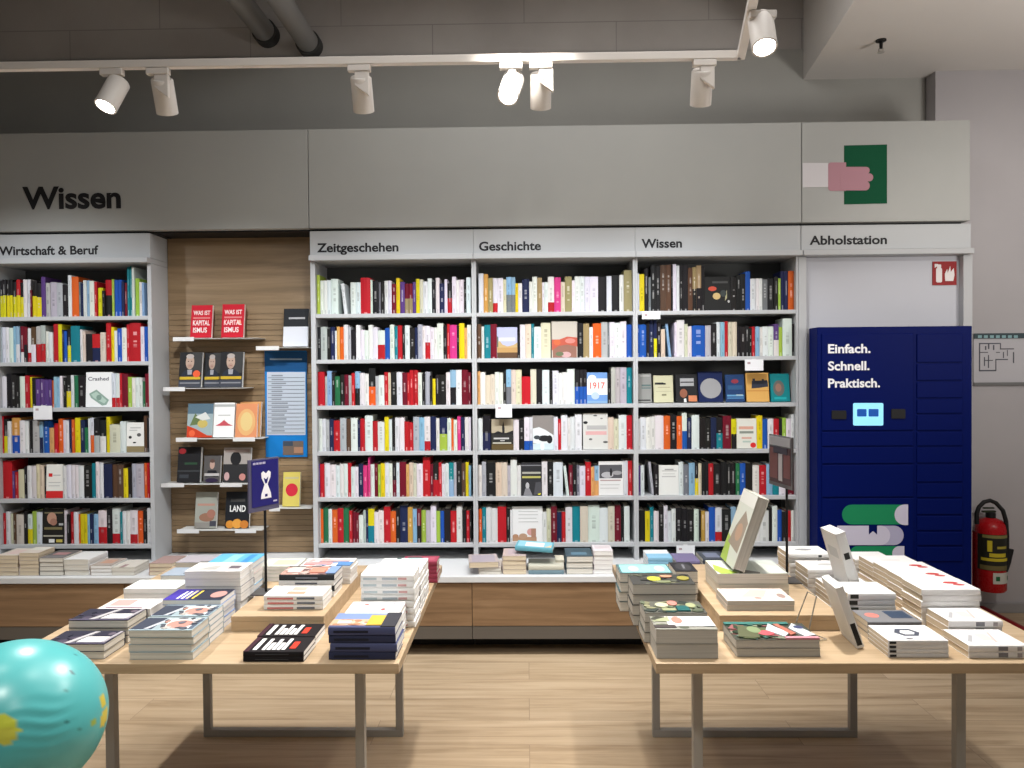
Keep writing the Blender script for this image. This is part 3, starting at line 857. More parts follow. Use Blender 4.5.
# every shelf as measured: start, then end + colour code [@ top edge]; ! marks a book turned face out, ^ a leaning one, _ an empty gap; k paints dark books, and dark gaps as black books
ROWS = {
    'W0': (0, 260, 6.564, 370, "0 20K/Y@125 42K/Y@120 62K/Y 82K/Y 104K/Y@135 130R/Y@120 152K/Y@140 176W@120 198W 210M@190 240K/Y@130 274K/Y@145 302V@105 330G@145 372G@140 412G@145 446k@160 470W@95 515O@105 530g@140 548N@150 570W@130 590L 622W@135 640R@140 672Y@180 690K@200 735R/K@128 750e@125 775B@128 800B 818N@140 834M@150 850T@45 870T@40 885W@45 912e@120 935W@145 950L@150 990_"),
    'W1': (0, 314, 6.564, 314, "0 10G@80 35W@80 60W 88W@85 105L@75 130L/W@75 155M/W@75 178M/K@80 205W/R@88 235h/W@80 265G/R@75 298G/R@70 320W@110 348W@115 385R@60 410Y@65 422N@100 440B@110 465K/Y@95 525T@75 540W@100 560C@110 605K@130 660R/N@130 695C@120 728R@55 750Y@85 770W@110 800B@95 832W@90 852R@70 925R@60 950W@85 975B@85 995B/W@100"),
    'W2': (0, 362, 6.564, 300, "0 40W@90 75K@70 110k@80 130K@90 165W@90 195R@85 212Y@95 235K@100 265V@110 290V 320V@115 340V 355O@120 375L@95 395L@100 412W@90 432K@100 465K/Y@85 485W@85 515E@88 560k@90 735!crashed@68 760W/R@75 785W/R 800R@75 840M@80 865e@100 890W@105 915W 935W 955E@130 975M@80 988R@75 999O@60"),
    'W3': (0, 408, 6.564, 297, "0 22R@50 52K/Y@70 75W@85 130A/B@62 165W@80 190W@85 215k@80 262G@80 285L/N@90 320B@85 355o@130 380R@100 412O@70 435W@80 455W@85 470N@75 488O 525Y@65 555N@80 578E@130 592W@70 618W/O@65 655k/G@70 695K/W@80 722Y@60 790C@110 828W@90 945!cartoon@100 968h@55 980k@70 999W@70"),
    'W4': (0, 455, 6.564, 292, "0 20W@60 80R@40 95V@110 118R@115 160C@100 178k@80 205W@75 240W@75 262C@65 290C@70 300k@80 412!report@68 435W@75 465W@70 490W@70 515W@72 550W@75 600k@75 632T@60 655W@50 680W@55 735N@65 770h@70 810h 840Y@95 865k@90 895G@65 945G@65 968O@60 985R 999e@65"),
    'W5': (0, 500, 6.564, 292, "0 22R@80 40R@85 68W@75 85C@90 105h@85 155C@95 178k@75 210W/Y@95 240e@75 275W@80 420!blackface@60 440W@70 460k@95 485R@80 515W@80 525O@95 550Y@95 575Y 590L@95 612N@95 645L@95 700W/R@70 735k@60 790W/R@55 808T@80 830W@75 855W@75 903W/R@70 940O@75 968k@75 999W@55"),
    'Z0': (313, 265, 6.32, 309, "5 45e@60 70W@95 92W 115W@93 160W@85 175_ 215W@115^ 236_ 270W@108 302W@108 365R@80 378W@95 415k@100 430g@110 452k@105 475W@100 497W@100 527M@120 550Y@85 580V@108 605M/H@120 630M/H 652V@110 675Y@90 697C@95 725W@108 752W@88 776k@110 800W@85 832N@120 850W@95 880k/R@120 905W@80 925W@100 955W@98 970k@110 998W@85"),
    'Z1': (313, 317, 6.32, 269, "12 50k@60 90G@60 110k@75 138N@60 150W@85 170o@60 195O@62 222W@48 240G@60 272k@80 300W@50 325W@80 350W@85 378W@50 410W@65 455W/R@85 487B@70 515W@50 535T@60 565R@55 582k@60 612W@55 645k@70 662N@70 692G@50 710W@60 742W/R@60 765W@70 785W@70 825W@45 848k@60 865R@50 910P@55 925k@60 958Y@45 975o@75 999W@55"),
    'Z2': (313, 362, 6.32, 276, "14 75R@60 90G@90 120L@55 140k@65 172E@90 198k@80 225M@80 245G@85 265R@70 295L/k@60 325W@70 352W@75 395k/O@40 415G@90 450W@85 475R@65 492C@70 530k@65 565W@65 595M@70 612R@70 635R@55 665R@55 690W@70 710k@80 740G@65 755k@90 775Y@110 800k@85 842k@85 868W@70 905L/k@55 940W@55 980M@55 999M@70"),
    'Z3': (313, 408, 6.32, 271, "20 58W@65 80W@65 105G@70 132N@65 172R@75 212G@60 240h@65 282W@60 300N@75 328R@65 378W@45 410R@80 452W@85 480Y@55 500W@70 520k@60 545W@60 578W@60 605R@85 635R@90 672G@55 705L@60 742W/R@55 778N@55 800W@65 850N/e@60 875W@65 890O@70 912W@75 935P@55 960N@60 985W@60 999W"),
    'Z4': (313, 453, 6.32, 281, "24 45B@70 72R@70 105W@65 145W@75 170W@80 195W@70 220W 242R@65 265W@90 288W@90 318N@70 345P@80 350_ 362P@30 388W@75 412M@70 430e@75 456Y@68 480W@65 503W@70 528k/M@70 548W@65 590M@60 608o@75 635C@65 655C@70 695W@72 742R@32 760M@75 795k/R@70 815R@65 835W@75 860W@70 890T/L@65 908G@65 940k@60 965h@70 985Y@65 1000L@85"),
    'Z5': (313, 498, 6.32, 291, "24 48W@70 65O@75 97E@65 120W@75 155O@80 192R@70 230E@65 250R@85 270M@95 290M@100 318W@115 335G@85 350N@90 388Y/T@75 415W@95 448W@85 490R@60 525O@90 550k@70 600N@55 632A@65 658L@75 685M/k@75 715e@85 745G@85 780W@55 805e@90 830B@90 870k@75 908R@90 945W@60 970k@85 990R@90 1002k@85"),
    'G0': (474, 262, 6.32, 319, "30 62W@70 90A@75 120H@100 150W/R@100 185W@100 205C@110 235L/g@95 262L/g@95 280Y@135 305W@135 350N@110 370W@125 400W@95 432H@100 445W@130 468W@130 508W/R@95 550P@100 575C@130 620H@95 638W@120 670W@95 700W@95 732W@98 785W@98 840k@100 872W@95 920k@90 948W@88 998H@60"),
    'G1': (474, 314, 6.32, 277, "12 48h@60 65W@75 105T@65 145M@60 275!landscape@82 292k@120 325W@65 362C@62 380T@60 425W@80 485C@55 492_ 655!rosy@48 692k@60 730H@62 752W@85 805O@62 845G@55 858g@60 890W@55 925W@60 965W@50 999B@70"),
    'G2': (474, 360, 6.32, 281, "12 40o@70 72W@75 105C@95 132C@90 160W@75 185W@80 205k@70 235L/g@60 265C@62 302C@62 358R@105 395C@60 432k@60 478W@65 498k@75 535W@70 560W@85 590W@80 638W@60 665k/B@65 690k/B 715k/B 845!skyline@85 868k@90 895G@52 925G 965G@52 999T@55"),
    'G3': (474, 408, 6.32, 264, "12 55W@60 105k/N@45 110_ 250!tower@65 285W@70 318k@70 350W/B@55 372W/B 505!aircraft@48 532W@55 552R@70 592W@45 610W@60 640W@55 682W@40 690_ 848!birds@35 885C@60 915C@70 965W@45 1002R@48"),
    'G4': (474, 453, 6.32, 274, "14 50W@75 78G@55 138k@60 175C@60 212C@60 232G@80 272W@45 298W@80 430!night@65 465W@55 502k@55 562W@60 565_ 600W@85^ 625M@80 650k@75 668g@80 705W@85 740R@60 762o@90 790L/o@85 945!portrait@60 975W@55 1003R@55"),
    'G5': (474, 498, 6.32, 287, "20 52O@75 78T@65 110W@65 150W@70 205R@60 230k@75 243W@80 435!whitebook@65 460W@95 488C@75 525M@60 555N@95 580R@95 622W@65 672T@60 722C@60 795W@55 848W@70 890C@60 930M@55 950k@75 985W@60"),
    'S0': (635, 255, 6.244, 346, "8 28W@110 60Y@115 85k@80 100g@135 130k@60 160k@65 195h@60 228h@58 238k@60 260W@55 278W@65 300k@60 332k@60 360h@80 385H/k@75 415H/k@65 436k@70 600!planets@135 635k@140 660k@130 690k@120 722B@105 755W@150 775W@150 795W 830g@155 870k@150 895k@140 912e@150 935N@105 958N@105 998O@105"),
    'S1': (635, 312, 6.244, 274, "8 30B@70 72B@70 90k@60 118N@45 138N/Y@45 162k@60 190C@100 220L@70^ 248_ 262W@60 310W@45 330C@70 355W@85 440B@80 475G@80 510k@70 535W@60 560L@60 582R@55 610C@60 638C@60 660k@90 690k@90 715k@85 732k@100 752R@90 778L@90 800W@95 835W@90 868W@90 900V/W@75 922e@95 980W@42 999k@75"),
    'S3': (635, 406, 6.244, 271, "10 35W@80 70W@70 100W@70 128W@65 180W@60 220O@62 262k@55 295O@65 325W/B@45 355N@75 402W@58 440k@80 475k@80 510N@75 550k/T@75 602M@65 635Y/k@85 762!manual@85 798Y@65 830B@85 865W@85 900R@85 920k@85 945e@80 975W@85 998W@60"),
    'S4': (635, 452, 6.244, 273, "12 35V@85 60W@85 85_ 115G@65^ 118_ 150k@80 275!essay@88 305W@65 338g@80 375L@70 398k/Y@65 418C@75 438k@70 460k@60 490R@75 540k@80 575k@65 600k@75 630k@75 655E@75 690B@75 735k@75 775W@88 822R@88 860L@80 900T@85 950W@85 1002M@70"),
    'S5': (635, 497, 6.244, 286, "22 65k@90 95Y@95 118T@70 150W@95 180k@65 205W@60 230W@95 255W@80 295k@75 330k@80 370k@85 402W@85 412k@90 440A@95 462W@100 502B@72 545W/R@75 600k@85 635L@70 660k@80 700G@80 740W@85 780W@90 838W@95 858k@80 890W@65 918B@90 945k@100 975R@95 1000W@95"),
}
SHELF_WORD = ['top shelf', 'second shelf', 'third shelf', 'fourth shelf', 'fifth shelf', 'bottom shelf']
faceouts, shelf = {}, []
for key, (px0, py0, sc, bot, spec) in ROWS.items():
    bay, row = key[0], int(key[1])
    X0, X1, nm = BAYS[bay]
    tok = spec.split()
    cur, top = float(tok[0]), bot - 220
    count = {}
    for tk in tok[1:]:
        lean = tk.endswith('^')
        tk = tk.rstrip('^')
        if '@' in tk:
            tk, tv = tk.split('@')
            top = float(tv)
        n = 0
        while tk[n].isdigit():
            n += 1
        end, code = float(tk[:n]), tk[n:]
        if code != '_':
            yy = py0 + (bot - 40) / sc
            xa, xb = at(px0 + cur / sc, yy, 4.81).x, at(px0 + end / sc, yy, 4.81).x
            xa, xb = max(xa, X0 + (0.0315 if bay == 'Z' else 0.0155)), min(xb, X1 - (0.0275 if bay == 'W' else 0.0155))
            h = min((bot - top) / sc * 4.81 / FPX, 0.272 if row else 0.34)
            if code[0] == '!':
                faceouts[code[1:]] = (xa, xb, h, SHELF_Z[row])
            elif xb - xa > 0.004:
                wd = ' and '.join(dict.fromkeys(WORDS[c] for c in code.split('/')))
                count[wd] = count.get(wd, 0) + 1
                vis = min(end, 1e9) - max(cur, 0)
                shelf.append(dict(x=xa, w=xb - xa - 0.0006, h=h, row=row, bay=bay, code=code, word=wd, n=count[wd], key=key, lean=lean, px=vis / sc * (bot - top) / sc))
        cur = end
totals = {}
for b in shelf:
    totals[(b['key'], b['word'])] = b['n']
order = sorted(range(len(shelf)), key=lambda i: -shelf[i]['px'] + (1e6 if shelf[i]['key'] == 'S5' and 0.15 < shelf[i]['x'] - 1.2 < 0.3 else 0))
single = set(order[:300])
print('shelf books', len(shelf))
SV, SF, SK = [], [], []
for i, b in enumerate(shelf):
    cols = [tuple(min(1, max(0.008, c * rnd.uniform(0.9, 1.06))) for c in PAL[q]) for q in b['code'].split('/')]
    fr = 0.5 if b['key'] != 'W0' else 0.42
    if b['code'] in ('W/R', 'M/W', 'W/B') and rnd.random() < 0.6:
        fr = 0.72
    dep = min(0.2, b['h'] * rnd.uniform(0.62, 0.7))
    y = 4.805 + rnd.random() * 0.012
    z = SHELF_Z[b['row']] + 0.0006
    V, F, K = book_mesh(b['w'] if not b['lean'] else b['w'] * 0.5, b['h'], dep, cols, fr, i in single, R(-6) if b['lean'] else 0)
    if b['lean']:
        dx = -min(v[0] for v in V)
        V = [(v[0] + dx, v[1], v[2]) for v in V]
    if i in single:
        me = colour_mesh('shelf_book', V, F, K, M_COVER)
        o = bpy.data.objects.new('shelf_book', me)
        C.objects.link(o)
        o.location = (b['x'], y, z)
        nm = BAYS[b['bay']][2]
        tot = totals[(b['key'], b['word'])]
        wd, place = b['word'], '%s of the %s bookcase' % (SHELF_WORD[b['row']], nm)
        if tot == 1:
            lab = 'upright book, the only %s spine, %s' % (wd, place)
        elif b['n'] == tot:
            lab = 'last %s spine from the left, %s' % (wd, place)
        else:
            lab = '%s %s spine from the left, %s' % (ORD[b['n'] - 1], wd, place)
        tag(o, lab, 'book', 'upright books in the bookcases')
    else:
        k = len(SV)
        SV += [(v[0] + b['x'], v[1] + y, v[2] + z) for v in V]
        SF += [tuple(q + k for q in f) for f in F]
        SK += K
o = bpy.data.objects.new('shelf_filling_books', colour_mesh('shelf_filling_books', SV, SF, SK, M_COVER))
C.objects.link(o)
o['kind'] = 'stuff'
tag(o, 'thin narrow book spines filling the gaps on all the shelves', 'books')


def book(name, label, group, loc, w, d, t, cover, spine='front', pages='C', art=(), rot=(0, 0, 0), hard=False, spine_art=(), word=None):
    """A closed book lying flat: local x width, y depth, z thickness, origin at the bottom centre. rot may stand it up. The cover
    sheet is the thing; the page block, the printed picture and the spine lettering are its parts."""
    bd = 0.0022 if hard else 0.0009
    ins = 0.003 if hard else 0.0008
    bd = min(bd, t * 0.2)
    hw, hd = w / 2, d / 2
    mb = MB()
    mb.box(-hw, hw, -hd, hd, 0, bd)
    mb.box(-hw, hw, -hd, hd, t - bd, t)
    st = 0.0022
    sgn = {'front': (0, -1), 'back': (0, 1), 'left': (-1, 0), 'right': (1, 0)}[spine]
    n = 5
    prof = []
    for k in range(n + 1):
        a = -PI / 2 + PI * k / n
        prof.append((math.cos(a) * min(0.0035, t * 0.12), t / 2 + math.sin(a) * (t / 2)))
    inner = [(-st, t - bd), (-st, bd)]
    out = prof + inner
    if sgn[1]:
        mb.prism(out, (-hw, sgn[1] * hd, 0), (0, sgn[1], 0), (0, 0, 1), (w, 0, 0))
    else:
        mb.prism(out, (sgn[0] * hw, -hd, 0), (sgn[0], 0, 0), (0, 0, 1), (0, d, 0))
    root = mb.build(name, mat(cover, 0.55, spec=0.1), None)
    root.location = loc
    root.rotation_euler = rot
    tag(root, label, 'book', group)
    x0, x1, y0, y1 = -hw + ins, hw - ins, -hd + ins, hd - ins
    if spine == 'front':
        y0 = -hd + st
    elif spine == 'back':
        y1 = hd - st
    elif spine == 'left':
        x0 = -hw + st
    else:
        x1 = hw - st
    MB().box(x0, x1, y0, y1, bd, t - bd).build('page_block', PAGES[pages], root, world=False)
    if art or word:
        mats, mb = [], MB()
        for k, a in enumerate(art):
            m = mat(a[-1], 0.55, spec=0.1)
            if m not in mats:
                mats.append(m)
            zz_ = t + 0.0002 + 0.00012 * k
            if len(a) == 5 and a[0] != 'o':
                u0, v0, u1, v1 = a[:4]
                pts = [(u0, v0), (u1, v0), (u1, v1), (u0, v1)]
            elif a[0] == 'o':
                _, cu, cv, ru, rv, _c = a
                pts = [(cu + ru * math.cos(2 * PI * j / 20), cv + rv * math.sin(2 * PI * j / 20)) for j in range(20)]
            else:
                pts = a[0]
            mb.prism([(-hw + u * w, -hd + v * d) for u, v in pts], (0, 0, t), (1, 0, 0), (0, 1, 0), (0, 0, zz_ - t), mats.index(m))
        for (s, u, v, wu, cap, col) in (word or ()):
            m = mat(col, 0.4)
            if m not in mats:
                mats.append(m)
            lettering(mb, s, (-hw + u * w, -hd + v * d, t + 0.0002 + 0.00012 * (len(art) + 2)), (1, 0, 0), (0, 1, 0), wu * w, cap * d, mats.index(m), 0.02)
        mb.build('cover_print', mats, root, world=False)
    if spine_art and sgn[1] == -1:
        mats, mb = [], MB()
        for (u0, v0, u1, v1, col) in spine_art:
            m = mat(col, 0.4)
            if m not in mats:
                mats.append(m)
            mb.box(-hw + u0 * w, -hw + u1 * w, -hd - min(0.0035, t * 0.12) - 0.0006, -hd, v0 * t, v1 * t, mats.index(m))
        mb.build('spine_print', mats, root, world=False)
    elif spine_art and spine == 'right':
        mats, mb = [], MB()
        for (u0, v0, u1, v1, col) in spine_art:
            mats.append(mat(col, 0.4))
            mb.box(hw, hw + min(0.0035, t * 0.12) + 0.0006, -hd + u0 * d, -hd + u1 * d, v0 * t, v1 * t, len(mats) - 1)
        mb.build('spine_print', mats, root, world=False)
    return root


K0, W0, G0 = (.02, .02, .022), (.8, .8, .79), (.45, .45, .45)
RD, SKIN, NV = (.6, .03, .03), (.5, .28, .2), (.02, .028, .09)


def stand(label, x0, x1, zb, h, Y, cover, art=(), t=0.018, word=None, pages='C', tilt=8, group='books shown face out in the bookcases', hard=False):
    """Book standing face out with its foot at depth Y, leaning back."""
    w = x1 - x0
    a = R(90 - tilt)
    return book('display_book', label, group, ((x0 + x1) / 2, Y + t * math.sin(a) + h / 2 * math.cos(a), zb + h / 2 * math.sin(a) + 0.0012 + 0.0 * t), w, h, t, cover, 'left', pages, art, (a, 0, 0), hard, (), word)


# books turned face out in the bookcases
def fo(key, label, cover, art=(), word=None, tilt=3, t=0.02):
    xa, xb, h, z = faceouts[key]
    stand(label, xa + 0.001, xb - 0.001, z + t * math.sin(R(tilt)) * 0.0, h, 4.812, cover, art, t, word, 'C', tilt)


fo('crashed', 'white book titled Crashed with a green banknote, face out on a shelf', (.78, .79, .8), [([(.12, .38), (.4, .5), (.88, .2), (.78, .06), (.62, .04), (.2, .26)], (.25, .36, .31)), ([(.2, .36), (.4, .44), (.8, .18), (.7, .1), (.3, .26)], (.42, .55, .49)), ('o', .5, .27, .1, .08, (.2, .3, .26))], [('Crashed', .08, .76, .78, .1, (.12, .13, .15))])
fo('cartoon', 'white and brown book with a drawn face, face out on the Wirtschaft shelf', (.72, .72, .7), [(0, 0, 1, .2, (.24, .19, .1)), ('o', .2, .5, .09, .05, K0), ('o', .7, .58, .12, .06, (.1, .1, .1)), ('o', .45, .32, .1, .025, K0), (.2, .8, .8, .84, G0), (.15, .72, .6, .75, G0)])
fo('report', 'white book with a red lower band, face out on the Wirtschaft shelf', (.76, .76, .72), [(0, 0, 1, .21, RD), (.14, .63, .36, .73, RD), (.4, .66, .85, .69, G0), (.14, .45, .85, .47, G0), (.14, .35, .8, .37, G0)])
fo('blackface', 'black book with a face on the cover, on the bottom Wirtschaft shelf', (.02, .019, .017), [(.08, .86, .92, .9, (.2, .17, .1)), ('o', .42, .72, .22, .17, SKIN), ('o', .5, .62, .16, .1, (.36, .18, .13)), (.08, .4, .9, .47, (.2, .17, .08)), (.05, .2, .95, .24, (.4, .38, .3)), (.3, .03, .56, .13, W0), (.64, .04, .92, .12, (.55, .45, .1)), (.75, .52, .95, .58, G0)])
fo('landscape', 'book with blue sky over yellow ruins, face out under the Geschichte sign', (.4, .42, .62), [(0, 0, 1, .18, (.1, .055, .03)), (0, .18, 1, .36, (.42, .25, .1)), ([(0, .34), (.1, .6), (.25, .45), (.5, .38), (.8, .42), (1, .5), (1, .34)], (.46, .33, .16)), (.1, .55, .9, .66, (.62, .6, .64)), (.0, .36, .06, .7, (.1, .12, .08))])
fo('rosy', 'grey book with red blossom picture, face out under the Geschichte sign', (.46, .42, .37), [(.03, 0, .97, .5, (.24, .12, .09)), ([(0, .2), (.25, .32), (.6, .36), (1, .3), (1, .55), (.6, .58), (.3, .5), (0, .5)], (.42, .09, .06)), ('o', .2, .42, .14, .08, (.5, .12, .05)), ('o', .72, .46, .2, .07, (.52, .2, .17)), ('o', .55, .08, .2, .08, (.48, .3, .3)), ('o', .3, .1, .16, .06, (.12, .14, .08))])
fo('skyline', 'blue and white book with red numerals, face out on the Geschichte bookcase', (.14, .27, .55), [(0, .28, 1, .8, (.72, .72, .72)), ('o', .25, .82, .2, .1, (.72, .72, .72)), ('o', .4, .25, .2, .12, (.4, .5, .65)), (0, 0, 1, .08, (.2, .33, .5))], [('1917', .14, .48, .74, .2, (.6, .12, .1))])
fo('tower', 'dark book with a tower on a pale sky, face out on the Geschichte bookcase', (.03, .03, .028), [(0, .54, 1, .98, (.38, .33, .24)), ([(.5, .5), (.48, .7), (.54, .92), (.6, .7), (.6, .5)], K0), (.1, .34, .8, .39, G0), (.4, .28, .6, .31, G0), (.05, .2, .9, .24, (.5, .48, .4)), (0, 0, 1, .18, (.1, .07, .03)), ([(0, .5), (.3, .6), (.6, .52), (1, .62), (1, .5)], K0)])
fo('aircraft', 'grey and white photo book, face out in the middle of the Geschichte bookcase', (.22, .2, .19), [([(0, .2), (0, .62), (.3, .66), (.6, .58), (1, .42), (1, .1)], (.62, .66, .68)), ('o', .55, .33, .3, .09, K0), ('o', .2, .36, .16, .06, (.05, .06, .07)), ('o', .8, .3, .14, .12, K0), (0, 0, 1, .18, (.5, .6, .64)), ('o', .45, .1, .1, .12, (.66, .74, .78))])
fo('birds', 'pale grey book with red lettering and birds, face out under Geschichte', (.55, .55, .53), [('o', .1, .74, .09, .04, K0), ('o', .5, .93, .08, .02, (.1, .1, .1)), ('o', .3, .28, .07, .03, (.15, .15, .15)), ('o', .9, .2, .1, .03, (.1, .1, .1)), ('o', .75, .85, .05, .02, (.2, .2, .2)), (.15, .55, .95, .66, (.38, .38, .38)), (.1, .4, .95, .5, (.6, .35, .35))])
fo('night', 'dark book with yellow lettering and a figure, face out under Geschichte', (.03, .03, .034), [(.05, .66, .95, .72, (.36, .35, .3)), (.05, .53, .95, .59, (.42, .4, .12)), ('o', .3, .3, .09, .1, (.4, .4, .42)), ([(.1, 0), (.2, .22), (.4, .22), (.55, 0)], (.2, .2, .22)), ('o', .87, .06, .08, .04, (.6, .55, .05)), (.0, .9, 1, .93, (.2, .2, .22)), ([(.6, 0), (.7, .4), (.95, .42), (1, .1)], (.07, .07, .08))])
fo('portrait', 'white book with a black and white photograph, face out under Geschichte', (.68, .68, .68), [(0.02, .5, .96, .9, (.09, .09, .1)), ('o', .35, .6, .25, .09, (.4, .4, .42)), ('o', .5, .68, .05, .12, K0), ('o', .75, .66, .2, .06, (.3, .3, .31)), (.05, .42, .9, .46, (.4, .3, .3)), (.05, .3, .85, .32, G0), (.05, .2, .8, .22, G0)])
fo('whitebook', 'large white book with small brown picture, bottom Geschichte shelf', (.7, .7, .7), [(0, .02, .8, .14, (.4, .24, .15)), ('o', .1, .16, .1, .06, (.4, .22, .13)), ('o', .6, .28, .12, .1, (.56, .3, .28)), (.62, .12, .78, .38, (.36, .2, .14)), ('o', .35, .16, .14, .08, (.42, .27, .18)), (.2, .86, .85, .88, G0), (.2, .76, .85, .78, G0), (.2, .66, .8, .68, G0), (.2, .56, .85, .58, G0)])
fo('planets', 'black book with a red and a yellow planet, face out on the top shelf', (.022, .022, .022), [('o', .3, .64, .16, .07, (.5, .08, .05)), ('o', .46, .42, .15, .1, (.55, .4, .18)), ([(.78, .28), (.86, .36), (.86, .6), (.8, .5)], (.35, .34, .2)), ('o', .92, .26, .04, .04, G0), ('o', .72, .5, .12, .1, (.05, .06, .06)), (.3, .8, .9, .86, (.07, .07, .07))])
fo('manual', 'white book with red title words, face out beside a yellow spine', (.66, .66, .6), [(.12, .64, .85, .74, (.62, .34, .26)), (.15, .5, .85, .58, (.22, .25, .22)), (.25, .32, .75, .38, (.6, .36, .3)), (.3, .2, .7, .26, (.4, .5, .45)), ('o', .82, .11, .14, .09, RD)])
fo('essay', 'plain white book with thin grey title, face out on the small Wissen bookcase', (.68, .69, .67), [(.3, .84, .75, .88, (.3, .3, .3)), (.15, .8, .9, .82, (.3, .3, .3)), (.15, .6, .85, .64, G0), (.2, .7, .8, .72, G0)])

# third shelf of the small Wissen bookcase: seven books face out
zs = SHELF_Z[2]
S2 = [(20, 105, 105, (.25, .25, .24), [(.28, .56, .95, .62, (.1, .15, .15)), (.28, .48, .95, .52, (.1, .15, .15)), (.2, .9, .9, .94, (.4, .4, .38)), (.0, .06, .9, .1, K0)], 'grey book with short dark text lines, face out beside a cream one'),
      (120, 240, 118, (.52, .5, .34), [(.05, .66, .5, .74, K0), (.42, .66, .62, .72, K0), (.4, .25, .64, .31, (.2, .19, .12)), (.2, .55, .85, .57, (.3, .28, .2)), (.1, .4, .9, .42, (.4, .38, .28))], 'pale cream book with black title, face out on the third shelf'),
      (258, 390, 112, (.02, .02, .022), [(.2, .58, .85, .86, (.36, .36, .37)), (.22, .7, .84, .74, K0), ('o', .35, .32, .18, .16, (.26, .1, .06)), (.58, .03, .98, .24, (.55, .2, .1)), ([(.36, .0), (.36, .12), (.46, .14), (.48, .0)], W0)], 'black book with white title block and orange corner, face out'),
      (400, 550, 95, (.012, .02, .075), [('o', .5, .45, .44, .33, (.3, .3, .31))], 'navy book with a large grey disc, face out on the third shelf'),
      (570, 685, 115, (.02, .05, .14), [(.05, .2, .95, .26, (.12, .3, .5)), (.05, .12, .95, .16, (.08, .22, .42)), ('o', .5, .75, .2, .08, (.25, .04, .06)), (.1, .45, .9, .6, (.03, .09, .2)), (.55, .23, .9, .27, (.35, .45, .5))], 'blue patterned book, face out between the disc and the amber one'),
      (700, 838, 105, (.62, .35, .1), [([(.22, .46), (.25, .72), (.95, .74), (.98, .52), (.6, .48)], (.035, .04, .06)), (.28, .7, .4, .8, (.05, .05, .06)), (.7, .7, .8, .78, (.05, .05, .06)), (.0, .36, 1, .39, (.5, .22, .05))], 'amber book with dark building silhouette, face out on the third shelf'),
      (852, 968, 112, (.01, .2, .22), [('o', .42, .48, .3, .28, (.13, .13, .12)), ('o', .4, .5, .16, .15, (.3, .16, .12)), (.15, .08, .8, .16, (.02, .35, .37))], 'teal book with a round portrait, last face out book on the third shelf')]
for x0, x1, top, cov, art, lab in S2:
    xa, xb = at(635 + x0 / 6.244, 400, 4.85).x, at(635 + x1 / 6.244, 400, 4.85).x
    stand(lab, xa, xb, zs, (287 - top) / 6.244 * 4.85 / FPX, 4.845, cov, art, 0.02, None, 'C', 9)


# ---------------------------------------------------------------- display wall: shelves, poster and books
M_SHELFW = mat((0.62, 0.62, 0.6), 0.35, name='shelf_white')
M_TAB = mat((0.68, 0.68, 0.68), 0.3)
DW = []
for (x0, x1, y, tabs, lab) in (
        (173, 258, 338.5, [(173, 194)], 'small white shelf carrying two red books'), (256, 309, 347.5, [(256, 279)], 'short white shelf carrying the black and white box'),
        (163, 246, 388.5, [(163, 185)], 'small white shelf carrying three dark portrait books'), (176, 262, 439, [(176, 197), (233, 255)], 'small white shelf carrying the colourful and orange books'),
        (161, 248, 484.5, [(161, 184), (220, 242)], 'small white shelf carrying three black books'), (177, 262, 530.5, [(177, 199), (235, 256)], 'lowest small white shelf on the wooden wall'),
        (269, 311, 508.5, [(269, 280)], 'short white shelf carrying the yellow book')):
    a, b = at(x0, y, 4.86), at(x1, y, 4.86)
    xb = min(b.x, XZ - 0.003)
    t = thing('display_shelf', lab, 'shelf', ((a.x + xb) / 2, 5.0, a.z - 0.008), 'small shelves on the wooden wall')
    MB().box(a.x, xb, 4.862, 4.9995, a.z - 0.003, a.z).build('plate', M_SHELFW, t, bevel=0.001)
    for u0, u1 in tabs:
        p, q = at(u0, y, 4.86), at(u1, y, 4.86)
        MB().box(max(p.x, a.x), min(q.x, xb), 4.857, 4.8618, a.z - 0.018, a.z + 0.008).build('label_holder', M_TAB, t, bevel=0.001)
    DW.append(a.z)

G_DW = 'books shown on the wooden wall'


def dwbook(shelf_i, x0, x1, ytop, cover, art, lab, word=None, Y=4.9, t=0.022, pages='W', dx=0):
    a, b = at(x0, 400, Y), at(x1, 400, Y)
    zb = DW[shelf_i] + 0.001
    h = at((x0 + x1) / 2, ytop, Y + 0.03).z - zb
    return stand(lab, a.x, b.x, zb, h, Y, cover, art, t, word, pages, 9, G_DW)


RED_C = (.5, .015, .03)
WAS = [('WAS IST', .1, .7, .8, .13, (.78, .7, .7)), ('KAPITAL', .1, .38, .8, .15, (.78, .7, .7)), ('ISMUS', .12, .16, .66, .15, (.78, .7, .7))]
dwbook(0, 191, 212, 305.5, RED_C, [(.1, .58, .9, .63, (.6, .2, .2))], 'red book with white capitals, the one nearer the Wirtschaft bookcase', WAS)
dwbook(0, 222, 244, 304.5, RED_C, [(.1, .58, .9, .63, (.6, .2, .2)), ('o', .78, .45, .1, .07, (.7, .3, .15))], 'red book with white capitals, the one nearer the blue poster', WAS)
a, b = at(283.5, 400, 4.9), at(308.5, 400, 4.9)
dwbook(1, 283.5, 308.5, 309, (.02, .022, .026), [(0, 0, 1, .52, (.62, .64, .7)), (.2, .72, .85, .77, (.4, .4, .42))], 'upright box with black top and white lower half on the wooden wall', None, 4.9, 0.03)
